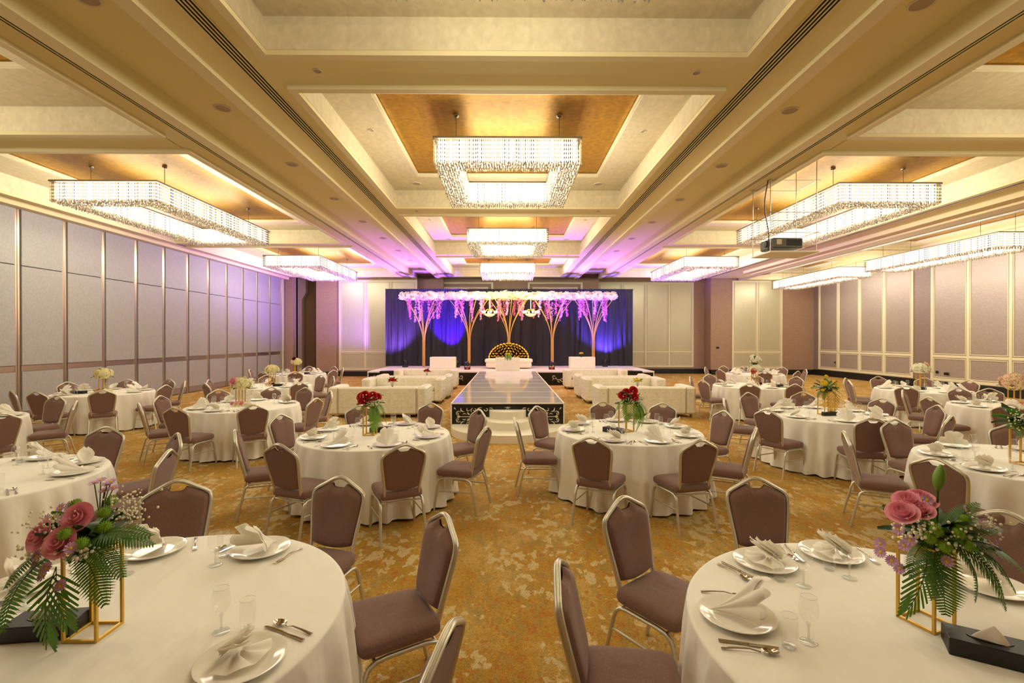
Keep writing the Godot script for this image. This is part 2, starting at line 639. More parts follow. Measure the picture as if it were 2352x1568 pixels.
# one coffer: walls, a ledge with a step, and a raised gold panel; x0 < x1, z0 > z1
func coffer(x0: float, x1: float, z0: float, z1: float, mx: float, mz: float) -> void:
	var lw := 0.10
	var root := Node3D.new()
	root.name = numbered("ceiling_coffer")
	root.set_meta("kind", "structure")
	add_child(root)
	var b := MB.new() # lip board round the opening, hanging below the soffit
	b.span(x0 - lw, x1 + lw, LIP, SOFFIT, z0, z0 + lw)
	b.span(x0 - lw, x1 + lw, LIP, SOFFIT, z1, z1 - lw)
	b.span(x0 - lw, x0, LIP, SOFFIT, z0, z1)
	b.span(x1, x1 + lw, LIP, SOFFIT, z0, z1)
	obj("lip_moulding", b, M.ceiling, root)
	b = MB.new() # lower faces
	var y1 := 5.37
	var w := 0.06
	b.span(x0 - w, x1 + w, SOFFIT, y1, z0 - 0.006, z0 + w)
	b.span(x0 - w, x1 + w, SOFFIT, y1, z1 + 0.006, z1 - w)
	b.span(x0 - w, x0 + 0.006, SOFFIT, y1, z0 - 0.006, z1 + 0.006)
	b.span(x1 - 0.006, x1 + w, SOFFIT, y1, z0 - 0.006, z1 + 0.006)
	obj("lower_face", b, M.coffer, root)
	b = MB.new() # upper faces, set back
	var s := 0.05
	var y2 := 5.50
	b.span(x0 - s - w, x1 + s + w, y1, y2, z0 + s, z0 + s + w)
	b.span(x0 - s - w, x1 + s + w, y1, y2, z1 - s, z1 - s - w)
	b.span(x0 - s - w, x0 - s, y1, y2, z0 + s, z1 - s)
	b.span(x1 + s, x1 + s + w, y1, y2, z0 + s, z1 - s)
	obj("upper_face", b, M.coffer, root)
	b = MB.new() # ledge ceiling round the gold panel
	var gx0 := x0 + mx
	var gx1 := x1 - mx
	var gz0 := z0 - mz
	var gz1 := z1 + mz
	var y3 := y2 + 0.12
	b.span(x0 - s - w, x1 + s + w, y2, y3, z0 + s + w, gz0)
	b.span(x0 - s - w, x1 + s + w, y2, y3, z1 - s - w, gz1)
	b.span(x0 - s - w, gx0, y2, y3, gz0, gz1)
	b.span(gx1, x1 + s + w, y2, y3, gz0, gz1)
	obj("ledge", b, M.coffer, root)
	b = MB.new() # bead round the gold
	var e := 0.03
	b.span(gx0, gx1, y2 + 0.01, y2 + 0.07, gz0, gz0 - e)
	b.span(gx0, gx1, y2 + 0.01, y2 + 0.07, gz1, gz1 + e)
	b.span(gx0, gx0 + e, y2 + 0.01, y2 + 0.07, gz0 - e, gz1 + e)
	b.span(gx1 - e, gx1, y2 + 0.01, y2 + 0.07, gz0 - e, gz1 + e)
	obj("bead_moulding", b, M.cream_frame, root)
	b = MB.new()
	b.span(gx0, gx1, y2 + 0.09, y3 + 0.02, gz0, gz1)
	obj("gold_panel", b, M.gold_leaf, root)

func ceiling() -> void:
	var top := 5.22
	var zf := 4.0
	var ze := -25.1
	var b := MB.new()
	# middle field with its coffers between x = -2.65 and 2.65
	for sg in [-1.0, 1.0]:
		b.span(sg * 2.65, sg * 3.625, SOFFIT, top, zf, ze)
		b.span(sg * 4.715, sg * 5.40, SOFFIT, top, zf, ze)
		b.span(sg * 3.62, sg * 3.64, SOFFIT, 5.40, zf, ze)
		b.span(sg * 4.70, sg * 4.72, SOFFIT, 5.40, zf, ze)
		b.span(sg * 3.6, sg * 4.74, 5.31, 5.42, zf, ze)
	for zz in [[zf, 0.25], [-5.34, -6.17], [-11.59, -12.35], [-17.86, -18.65], [-24.17, ze]]:
		b.span(-2.66, 2.66, SOFFIT, top, zz[0], zz[1])
	# left field
	for zz in [[zf, 0.3], [-7.46, -8.22], [-15.86, -16.62], [-24.3, ze]]:
		b.span(-10.8, -5.39, SOFFIT, top, zz[0], zz[1])
	b.span(-11.6, -10.8, SOFFIT, top, zf, ze)
	# right field
	for zz in [[zf, 0.3], [-7.42, -8.2], [-15.86, -16.62], [-24.3, ze]]:
		b.span(5.39, 10.1, SOFFIT, top, zz[0], zz[1])
	b.span(10.1, 12.5, SOFFIT, top, zf, ze)
	# right bay
	for zz in [[zf, -3.2], [-10.7, -11.5], [-18.7, -19.3], [-25.2, -27.2]]:
		b.span(12.5, 15.8, SOFFIT, top, zz[0], zz[1])
	b.span(15.8, 17.0, SOFFIT, top, zf, -27.2)
	b.span(10.1, 12.5, SOFFIT + 0.2, top + 0.2, ze, -27.2)
	struct("ceiling", b, M.soffit)
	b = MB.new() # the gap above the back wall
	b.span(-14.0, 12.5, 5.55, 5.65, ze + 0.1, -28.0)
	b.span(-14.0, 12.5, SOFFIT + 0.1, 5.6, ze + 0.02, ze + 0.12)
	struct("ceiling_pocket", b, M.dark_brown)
	for zz in [[0.25, -5.34], [-6.17, -11.59], [-12.35, -17.86], [-18.65, -24.17]]:
		coffer(-2.65, 2.65, zz[0], zz[1], 0.66, 0.9)
	for zz in [[0.3, -7.46], [-8.22, -15.86], [-16.62, -24.3]]:
		coffer(-10.8, -5.40, zz[0], zz[1], 0.95, 1.0)
	for zz in [[0.3, -7.42], [-8.2, -15.86], [-16.62, -24.3]]:
		coffer(5.40, 10.1, zz[0], zz[1], 0.7, 1.0)
	for zz in [[-3.2, -10.7], [-11.5, -18.7], [-19.3, -25.2]]:
		coffer(12.5, 15.8, zz[0], zz[1], 0.6, 0.8)
	# lips along the channels
	b = MB.new()
	for sg in [-1.0, 1.0]:
		b.span(sg * 3.46, sg * 3.64, LIP, SOFFIT, zf, ze)
		b.span(sg * 4.70, sg * 4.88, LIP, SOFFIT, zf, ze)
	struct("trim_1", b, M.ceiling)
	# dropped beam of the folding partition between the hall and its side bay
	b = MB.new()
	b.span(11.0, 12.15, 4.98, SOFFIT, zf, -22.5)
	b.span(11.35, 12.15, 4.93, 4.98, zf, -22.5)
	struct("trim_2", b, M.ceiling)
	b = MB.new()
	b.span(-11.5, -11.2, 4.97, SOFFIT, zf, -24.9)
	struct("trim_3", b, M.ceiling)
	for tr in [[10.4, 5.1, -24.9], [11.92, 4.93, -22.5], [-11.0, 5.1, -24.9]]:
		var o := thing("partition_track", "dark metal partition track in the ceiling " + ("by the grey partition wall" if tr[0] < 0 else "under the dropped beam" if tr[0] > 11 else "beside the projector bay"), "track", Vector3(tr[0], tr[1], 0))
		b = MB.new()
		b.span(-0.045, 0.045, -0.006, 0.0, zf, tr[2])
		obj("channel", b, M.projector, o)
		b = MB.new()
		b.span(-0.055, -0.03, -0.012, 0.0, zf, tr[2])
		b.span(0.03, 0.055, -0.012, 0.0, zf, tr[2])
		obj("rail", b, M.steel, o)
	# linear slot diffusers
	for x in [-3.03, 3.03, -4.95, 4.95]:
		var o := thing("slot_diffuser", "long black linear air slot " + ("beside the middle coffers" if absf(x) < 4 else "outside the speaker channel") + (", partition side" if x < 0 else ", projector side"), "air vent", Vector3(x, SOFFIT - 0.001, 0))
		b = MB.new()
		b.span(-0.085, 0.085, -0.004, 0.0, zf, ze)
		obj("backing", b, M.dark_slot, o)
		for k in 5:
			b = MB.new()
			var xc := -0.085 + k * 0.0425
			b.span(xc - 0.007, xc + 0.007, -0.012, 0.0, zf, ze)
			obj("vane", b, M.soffit, o)

# ---------------------------------------------------------------- chandeliers
var strand_mesh: Mesh
var bead_mesh: Mesh

func chandelier(cx: float, cz: float, wx: float, wz: float, yb: float, ceil_y: float, ring: float, label: String, power: float, detail: bool) -> void:
	var h := 0.40
	var o := thing("crystal_chandelier", label, "chandelier", Vector3(cx, yb, cz), 0.0, "crystal chandeliers")
	var hx := wx / 2
	var hz := wz / 2
	var b := MB.new() # flat metal ring on top
	var yt := h
	for s in [-1.0, 1.0]:
		b.span(-hx, hx, yt, yt + 0.03, s * hz, s * (hz - ring))
		b.span(s * hx, s * (hx - ring), yt, yt + 0.03, -hz + ring, hz - ring)
	obj("frame", b, M.fitting, o)
	var top := ceil_y - yb
	for sx in [-0.72, 0.72]:
		for sz in [-0.72, 0.72]:
			b = MB.new()
			b.bar(Vector3(sx * hx, yt + 0.03, sz * hz), Vector3(sx * hx, top - 0.02, sz * hz), 0.006, 6)
			obj("rod", b, M.fitting, o)
			b = MB.new()
			b.lathe([[0.0, top - 0.03], [0.045, top - 0.03], [0.05, top]], 12, Vector3(sx * hx, 0, sz * hz))
			obj("ceiling_cup", b, M.fitting, o)
	# lit core
	var ins := 0.07
	b = MB.new()
	var y0 := 0.05
	var y1 := h - 0.02
	var ax := hx - ins
	var az := hz - ins
	var ix_ := hx - ring + ins
	var iz := hz - ring + ins
	for s in [-1.0, 1.0]:
		b.quad(Vector3(-ax, y0, s * az), Vector3(ax, y0, s * az), Vector3(ax, y1, s * az), Vector3(-ax, y1, s * az), Vector3(0, 0, s))
		b.quad(Vector3(s * ax, y0, -az), Vector3(s * ax, y0, az), Vector3(s * ax, y1, az), Vector3(s * ax, y1, -az), Vector3(s, 0, 0))
		b.quad(Vector3(-ix_, y0, s * iz), Vector3(ix_, y0, s * iz), Vector3(ix_, y1, s * iz), Vector3(-ix_, y1, s * iz), Vector3(0, 0, -s))
		b.quad(Vector3(s * ix_, y0, -iz), Vector3(s * ix_, y0, iz), Vector3(s * ix_, y1, iz), Vector3(s * ix_, y1, -iz), Vector3(-s, 0, 0))
	obj("lamp_core", b, M.glow, o)
	b = MB.new()
	for s in [-1.0, 1.0]:
		b.quad(Vector3(-ax, y0, s * az), Vector3(ax, y0, s * az), Vector3(ax, y0, s * iz), Vector3(-ax, y0, s * iz), Vector3.DOWN)
		b.quad(Vector3(s * ax, y0, -iz), Vector3(s * ax, y0, iz), Vector3(s * ix_, y0, iz), Vector3(s * ix_, y0, -iz), Vector3.DOWN)
	obj("lamp_underside", b, M.glow_dim, o)
	# strands of crystal on the outer and inner faces
	var where := []
	var step := 0.032 if detail else 0.05
	var sc := 1.0 if detail else 1.4
	for per in [[hx - 0.012, hz - 0.012], [hx - ring + 0.012, hz - ring + 0.012]]:
		var px: float = per[0]
		var pz: float = per[1]
		for side in 4:
			var half := px if side < 2 else pz
			var cnt := int(half * 2.0 / step)
			for k in cnt:
				if rng.randf() < 0.06:
					continue
				var q := -half + (k + 0.5) * half * 2.0 / cnt + rng.randf_range(-0.004, 0.004)
				var at := Vector3(q, h - 0.005, (pz if side == 0 else -pz)) if side < 2 else Vector3((px if side == 2 else -px), h - 0.005, q)
				where.append(Transform3D(Basis(Vector3.UP, rng.randf() * TAU2).scaled(Vector3(sc, rng.randf_range(0.98, 1.03), sc)), at))
	var tint := []
	for k in where.size():
		var clump := sin(where[k].origin.x * 9.0 + 1.7) * sin(where[k].origin.z * 7.0 + 0.6) + 0.6 * sin(where[k].origin.x * 23.0 + where[k].origin.z * 19.0)
		var c := 1.0 if rng.randf() < 0.72 - 0.18 * clump else rng.randf_range(0.12, 0.55)
		tint.append(Color(c, c * 0.93, c * 0.8))
	many("crystal_strands", strand_mesh, where, o, tint)
	where = []
	var cols := []
	var g := 0.042 if detail else 0.075
	var nx := int(wx / g)
	var nz := int(wz / g)
	for i in nx:
		for k in nz:
			var x := -hx + (i + 0.5) * wx / nx
			var z := -hz + (k + 0.5) * wz / nz
			if absf(x) < hx - ring and absf(z) < hz - ring:
				continue
			x += rng.randf_range(-0.012, 0.012)
			z += rng.randf_range(-0.012, 0.012)
			var s := rng.randf_range(0.8, 1.25) * (1.0 if detail else 1.7)
			where.append(Transform3D(Basis(Vector3.UP, rng.randf() * TAU2).scaled(Vector3(s, s, s)), Vector3(x, rng.randf_range(0.0, 0.03), z)))
			var c := rng.randf_range(0.5, 1.0)
			cols.append(Color(c, c * 0.95, c * 0.84))
	many("crystal_drops", bead_mesh, where, o, cols)
	# the light it gives
	var e := power
	for s in [-1.0, 1.0]:
		area(o, Vector3(0, h * 0.52, s * (hz + 0.03)), Vector2(wx, 0.34), Vector3(0, 0, s), e * wx * 1.2)
		area(o, Vector3(s * (hx + 0.03), h * 0.52, 0), Vector2(wz, 0.34), Vector3(s, 0, 0), e * wz * 1.2)
		area(o, Vector3(0, -0.04, s * (hz - ring / 2)), Vector2(wx, ring), Vector3.DOWN, e * wx * 0.32)
		area(o, Vector3(s * (hx - ring / 2), -0.04, 0), Vector2(ring, wz - ring * 2), Vector3.DOWN, e * (wz - ring * 2) * 0.32)
		area(o, Vector3(0, h * 0.55, s * (hz - ring - 0.03)), Vector2(wx - ring * 2 - 0.1, 0.3), Vector3(0, 0, -s), e * (wx - ring * 2) * 0.8)
		area(o, Vector3(s * (hx - ring - 0.03), h * 0.55, 0), Vector2(wz - ring * 2 - 0.1, 0.3), Vector3(-s, 0, 0), e * (wz - ring * 2) * 0.8)

func chandeliers() -> void:
	var b := MB.new()
	for k in 6: # one strand: six long cut crystals
		var yc := -0.033 - k * 0.064
		var r := 0.0115
		for j in 4:
			var a := TAU2 * j / 4
			var a2 := TAU2 * (j + 1) / 4
			var p := Vector3(cos(a) * r, yc, sin(a) * r)
			var q := Vector3(cos(a2) * r, yc, sin(a2) * r)
			b.tri(p, q, Vector3(0, yc + 0.034, 0), p + q - Vector3(0, yc * 2, 0))
			b.tri(p, q, Vector3(0, yc - 0.034, 0), p + q - Vector3(0, yc * 2, 0))
	strand_mesh = b.mesh(M.crystal)
	b = MB.new()
	for j in 5:
		var a := TAU2 * j / 5
		var a2 := TAU2 * (j + 1) / 5
		var p := Vector3(cos(a) * 0.013, 0, sin(a) * 0.013)
		var q := Vector3(cos(a2) * 0.013, 0, sin(a2) * 0.013)
		b.tri(p, q, Vector3(0, 0.02, 0), p + q)
		b.tri(p, q, Vector3(0, -0.022, 0), p + q)
	bead_mesh = b.mesh(M.bead)
	var base := "rectangular ring chandelier of clear crystal strands "
	var pw := 0.93 * lamps
	for a in [[0.0, -2.66, "above the foremost tables"], [0.0, -8.84, "over the aisle steps"], [0.0, -15.05, "over the catwalk"], [0.0, -21.3, "over the stage front"]]:
		chandelier(a[0], a[1], 2.34, 2.56, 4.665, 5.58, 0.40, base + a[2], pw * (0.66 if a[1] > -5.0 else 1.0), a[1] > -16.0)
	for a in [[-8.05, -3.6, "beside the grey partition, front coffer"], [-8.05, -12.0, "beside the grey partition, middle coffer"], [-8.15, -20.6, "beside the grey partition, last coffer"]]:
		chandelier(a[0], a[1], 2.15, 4.6, 4.665, 5.58, 0.42, base + a[2], pw * (0.66 if a[1] > -5.0 else 1.0), a[1] > -15 and a[1] < -5)
	for a in [[7.73, -3.6, "on the projector side, front coffer"], [7.73, -11.9, "behind the projector"], [7.8, -20.6, "on the projector side, last coffer"]]:
		chandelier(a[0], a[1], 2.1, 4.4, 4.665, 5.58, 0.42, base + a[2], pw * (0.66 if a[1] > -5.0 else 1.0), a[1] > -15 and a[1] < -5)
	for a in [[14.05, -7.0, "in the side bay, front"], [14.05, -15.55, "in the side bay, middle"], [14.05, -21.9, "in the side bay, end"]]:
		chandelier(a[0], a[1], 1.4, 5.0, 4.43, 5.58, 0.34, "long narrow crystal strand chandelier " + a[2], pw * 0.8, false)

# ---------------------------------------------------------------- walls
func left_wall() -> void:
	var b := MB.new()
	b.span(WALL_L - 0.3, WALL_L - 0.03, 0.0, 5.4, 4.0, -24.95)
	var w := struct("wall_left", b, M.grey_fabric)
	var pitch := 1.195
	var z := -24.55
	var pan := {}
	while z < 3.0:
		var zn := z + pitch
		for part in [[0.22, 1.16], [1.31, 3.645], [3.66, 4.97]]: # fabric boards between the metal strips
			b = MB.new()
			b.rbox(Vector3(WALL_L, (part[0] + part[1]) / 2, z + pitch / 2), Vector3(0.07, part[1] - part[0], pitch - 0.145), 0.008)
			obj("fabric_board", b, M.grey_fabric, w)
		b = MB.new()
		b.rbox(Vector3(WALL_L - 0.01, 1.235, z + pitch / 2), Vector3(0.06, 0.14, pitch - 0.13), 0.004)
		obj("metal_band", b, M.steel, w)
		b = MB.new()
		b.rbox(Vector3(WALL_L, 2.49, z), Vector3(0.06, 4.96, 0.062), 0.01)
		b.rbox(Vector3(WALL_L, 2.49, z + 0.066), Vector3(0.06, 4.96, 0.062), 0.01)
		obj("metal_strip", b, M.steel, w)
		b = MB.new()
		b.rbox(Vector3(WALL_L, 0.12, z + pitch / 2), Vector3(0.06, 0.19, pitch - 0.13), 0.006)
		obj("kick_board", b, M.mauve_panel, w)
		z = zn
	b = MB.new()
	b.span(WALL_L - 0.05, WALL_L + 0.05, 0.0, 5.0, -24.72, -24.64)
	obj("end_post", b, M.cream_frame, w)

# a framed field of panels on a wall. o: lower corner, u: direction along the wall, n: out of the wall; cells: widths of the columns; the rows split at split
func framed(parent: Node3D, o: Vector3, u: Vector3, n: Vector3, cells: Array, y0: float, y1: float, split: float, fill: Material, frame: Material) -> void:
	var bw := 0.11
	var basis := Basis(u, Vector3.UP, n)
	var total := 0.0
	for c in cells:
		total += c
	var b := MB.new()
	b.rbox(o + u * total / 2 + n * 0.02 + Vector3.UP * y1, Vector3(total + bw, bw, 0.05), 0.012, basis)
	b.rbox(o + u * total / 2 + n * 0.02 + Vector3.UP * y0, Vector3(total + bw, bw, 0.05), 0.012, basis)
	obj("rail", b, frame, parent)
	b = MB.new()
	b.rbox(o + u * total / 2 + n * 0.015 + Vector3.UP * split, Vector3(total, bw * 0.9, 0.04), 0.012, basis)
	obj("rail", b, frame, parent)
	var x := 0.0
	for k in cells.size() + 1:
		b = MB.new()
		b.rbox(o + u * x + n * 0.018 + Vector3.UP * (y0 + y1) / 2, Vector3(bw, y1 - y0, 0.045), 0.012, basis)
		obj("stile", b, frame, parent)
		if k < cells.size():
			var c: float = cells[k]
			for rows in [[y0, split], [split, y1]]:
				var pw: float = c - bw
				var ph: float = rows[1] - rows[0] - bw
				var at: Vector3 = o + u * (x + c / 2) + Vector3.UP * (rows[0] + rows[1]) / 2
				b = MB.new()
				b.rbox(at + n * 0.004, Vector3(pw + 0.02, ph + 0.02, 0.02), 0.004, basis)
				obj("panel", b, fill, parent)
				b = MB.new() # bead inside the frame
				var e := 0.035
				for s in [-1.0, 1.0]:
					b.rbox(at + u * s * (pw / 2 - e) + n * 0.022, Vector3(0.028, ph - e, 0.03), 0.008, basis)
					b.rbox(at + Vector3.UP * s * (ph / 2 - e) + n * 0.022, Vector3(pw - e, 0.028, 0.03), 0.008, basis)
				obj("bead", b, frame, parent)
			x += c

func back_wall() -> void:
	var b := MB.new()
	# left part with its niche, the middle behind the curtain, and the right part set further back
	b.span(-11.9, -11.05, 0.0, 5.5, -25.0, -25.4)
	b.span(-9.84, -4.7, 0.0, 5.5, -25.2, -25.6)
	b.span(-4.7, -3.4, 0.0, 5.5, -25.6, -25.9)
	b.span(-3.4, 4.9, 0.0, 5.5, -26.0, -26.3)
	b.span(4.9, 11.1, 0.0, 5.5, -27.0, -27.3)
	b.span(11.0, 17.0, 0.0, 5.5, -26.1, -27.0)
	var w := struct("wall_back", b, M.brown_wall)
	b = MB.new()
	b.span(-11.1, -9.8, 0.0, 5.5, -25.9, -26.1)
	obj("niche", b, M.dark_brown, w)
	b = MB.new()
	b.span(-9.88, -8.84, 0.0, 5.5, -25.21, -25.05)
	obj("pilaster", b, M.brown_wall, w)
	b = MB.new() # boxed duct with a sloped head in the niche
	b.prism(PackedVector2Array([Vector2(0, 0), Vector2(0.22, 0), Vector2(0.22, 4.0), Vector2(0.42, 4.35), Vector2(0.42, 5.5), Vector2(0, 5.5)]), 0.3, Transform3D(Basis(), Vector3(-10.98, 0, -25.7)))
	obj("boxed_duct", b, M.mauve_panel, w)
	framed(w, Vector3(-8.71, 0, -25.2), Vector3.RIGHT, Vector3.BACK, [1.32, 1.32, 1.32], 0.36, 4.95, 1.27, M.silver_panel, M.cream_frame)
	framed(w, Vector3(5.08, 0, -27.0), Vector3.RIGHT, Vector3.BACK, [1.32, 1.32, 1.32, 1.32], 0.40, 5.06, 1.22, M.silver_panel, M.cream_frame)
	framed(w, Vector3(12.2, 0, -26.1), Vector3.RIGHT, Vector3.BACK, [1.32, 1.32], 0.36, 5.04, 1.22, M.silver_panel, M.cream_frame)
	for x in [-2.25, 2.55]: # framed mirrors above the curtain
		b = MB.new()
		for s in [-1.0, 1.0]:
			b.rbox(Vector3(x + s * 1.42, 3.2, -25.96), Vector3(0.12, 3.4, 0.09), 0.02)
			b.rbox(Vector3(x + s * 1.18, 3.1, -25.97), Vector3(0.10, 3.1, 0.06), 0.02)
		b.rbox(Vector3(x, 4.93, -25.96), Vector3(2.96, 0.10, 0.09), 0.02)
		b.rbox(Vector3(x, 4.68, -25.97), Vector3(2.46, 0.09, 0.06), 0.02)
		var m := tag(obj("wall_mirror", b, M.cream_frame), "large cream framed wall mirror above the dark curtain", "mirror", "wall mirrors above the curtain")
		b = MB.new()
		b.span(x - 1.15, x + 1.15, 1.5, 4.66, -25.99, -25.975)
		obj("glass", b, M.mirror, m)
	b = MB.new()
	b.span(-9.88, -8.82, 0.0, 0.25, -25.2, -25.02)
	b.span(-8.84, -4.7, 0.0, 0.25, -25.2, -25.17)
	b.span(-11.9, -11.05, 0.0, 0.25, -25.0, -24.97)
	b.span(4.9, 11.0, 0.0, 0.27, -27.0, -26.97)
	b.span(10.97, 11.0, 0.0, 0.27, -27.0, -26.07)
	b.span(10.97, 16.6, 0.0, 0.27, -26.1, -26.07)
	struct("baseboard_back", b, M.skirting)

func right_wall() -> void:
	var b := MB.new()
	b.span(WALL_R, WALL_R + 0.3, 0.0, 5.5, 4.0, -27.2)
	var w := struct("wall_right", b, M.mauve_panel)
	var z := -25.6
	for set_ in 4:
		framed(w, Vector3(WALL_R, 0, z), Vector3.BACK, Vector3.LEFT, [1.48, 1.48, 1.48, 1.48], 0.38, 5.02, 1.27, M.mauve_silver, M.cream_frame)
		z += 6.85
	b = MB.new()
	b.span(WALL_R - 0.03, WALL_R, 0.0, 0.30, 4.0, -26.1)
	struct("baseboard_right", b, M.skirting)

# ---------------------------------------------------------------- flat ornament: ribbons along arcs, cut from thin board
func ribbon(b: MB, pts: PackedVector2Array, w: Array, d: float, x: Transform3D) -> void:
	var left := PackedVector2Array()
	var right := PackedVector2Array()
	var k := pts.size()
	for i in k:
		var dir := (pts[mini(i + 1, k - 1)] - pts[maxi(i - 1, 0)]).normalized()
		var nn := Vector2(-dir.y, dir.x)
		var f := float(i) / (k - 1)
		var ww: float = lerpf(w[0], w[1], f * 2.0) if f < 0.5 else lerpf(w[1], w[2], f * 2.0 - 1.0)
		left.append(pts[i] + nn * ww * 0.5)
		right.append(pts[i] - nn * ww * 0.5)
	for i in k - 1: # one quad on the face and two thin sides
		var a := x * Vector3(left[i].x, left[i].y, d)
		var c := x * Vector3(left[i + 1].x, left[i + 1].y, d)
		var e := x * Vector3(right[i + 1].x, right[i + 1].y, d)
		var g := x * Vector3(right[i].x, right[i].y, d)
		b.quad(a, c, e, g, x.basis.z)
		var dn := x.basis.z * d
		b.quad(a, c, c - dn, a - dn, a - g)
		b.quad(g, e, e - dn, g - dn, g - a)

func arc(cx: float, cy: float, r0: float, r1: float, a0: float, a1: float, seg := 14) -> PackedVector2Array: # degrees
	var p := PackedVector2Array()
	for i in seg + 1:
		var f := float(i) / seg
		var a := deg_to_rad(lerpf(a0, a1, f))
		var r := lerpf(r0, r1, f)
		p.append(Vector2(cx + cos(a) * r, cy + sin(a) * r))
	return p

# the scroll motif at an end of the catwalk front; origin at its lozenge, growing to +x
func scroll_end(x: Transform3D) -> MB:
	var b := MB.new()
	b.prism(PackedVector2Array([Vector2(-0.04, 0), Vector2(0, 0.03), Vector2(0.05, 0), Vector2(0, -0.03)]), 0.004, x)
	ribbon(b, PackedVector2Array([Vector2(0.045, 0), Vector2(0.24, 0)]), [0.014, 0.02, 0.014], 0.004, x)
	for s in [1.0, -1.0]:
		var f := Transform3D(Basis.from_scale(Vector3(1, s, 1)), Vector3.ZERO)
		var y := x * f
		ribbon(b, arc(0.0, 0.065, 0.045, 0.05, -120, -330, 14), [0.006, 0.024, 0.004], 0.004, y)
		ribbon(b, arc(-0.02, 0.06, 0.026, 0.012, -150, 120, 10), [0.008, 0.016, 0.012], 0.004, y)
		ribbon(b, arc(0.12, 0.01, 0.055, 0.055, 40, 140, 10), [0.003, 0.02, 0.003], 0.004, y)
		ribbon(b, arc(0.10, 0.165, 0.055, 0.06, 150, 290, 12), [0.004, 0.03, 0.006], 0.004, y)
		ribbon(b, arc(0.20, 0.155, 0.035, 0.03, -20, -250, 12), [0.006, 0.02, 0.004], 0.004, y)
		ribbon(b, PackedVector2Array([Vector2(-0.10, 0.20), Vector2(-0.085, 0.175), Vector2(-0.055, 0.15)]), [0.002, 0.03, 0.002], 0.004, y)
		ribbon(b, PackedVector2Array([Vector2(0.18, 0.10), Vector2(0.20, 0.06), Vector2(0.24, 0.04)]), [0.004, 0.04, 0.004], 0.004, y)
		ribbon(b, arc(0.31, 0.13, 0.05, 0.05, 100, 230, 10), [0.004, 0.022, 0.006], 0.004, y)
		ribbon(b, arc(0.34, 0.15, 0.035, 0.014, 200, 470, 12), [0.016, 0.018, 0.01], 0.004, y)
		ribbon(b, arc(0.46, 0.10, 0.09, 0.08, 70, 190, 12), [0.004, 0.024, 0.006], 0.004, y)
		ribbon(b, arc(0.58, 0.155, 0.045, 0.016, 180, 470, 14), [0.018, 0.02, 0.01], 0.004, y)
		ribbon(b, arc(0.66, 0.12, 0.07, 0.06, 20, 110, 10), [0.004, 0.024, 0.006], 0.004, y)
	return b

# a running scroll for the stage front, about 1.2 m wide and 0.36 m tall, centred
func scroll_run(x: Transform3D) -> MB:
	var b := MB.new()
	for s in [1.0, -1.0]:
		var y := x * Transform3D(Basis.from_scale(Vector3(s, 1, 1)), Vector3.ZERO)
		ribbon(b, arc(0.16, -0.04, 0.11, 0.03, 150, 520, 24), [0.012, 0.03, 0.02], 0.004, y)
		ribbon(b, arc(0.30, 0.10, 0.16, 0.14, 200, 330, 14), [0.006, 0.035, 0.006], 0.004, y)
		ribbon(b, arc(0.50, 0.08, 0.09, 0.025, 200, 560, 22), [0.02, 0.028, 0.018], 0.004, y)
		ribbon(b, arc(0.46, -0.12, 0.13, 0.12, 20, 130, 12), [0.006, 0.03, 0.006], 0.004, y)
		ribbon(b, PackedVector2Array([Vector2(0.02, 0.04), Vector2(0.06, 0.10), Vector2(0.05, 0.17)]), [0.004, 0.04, 0.004], 0.004, y)
		ribbon(b, PackedVector2Array([Vector2(0.24, -0.15), Vector2(0.32, -0.13), Vector2(0.38, -0.06)]), [0.004, 0.035, 0.004], 0.004, y)
	return b

const DECK := 0.585

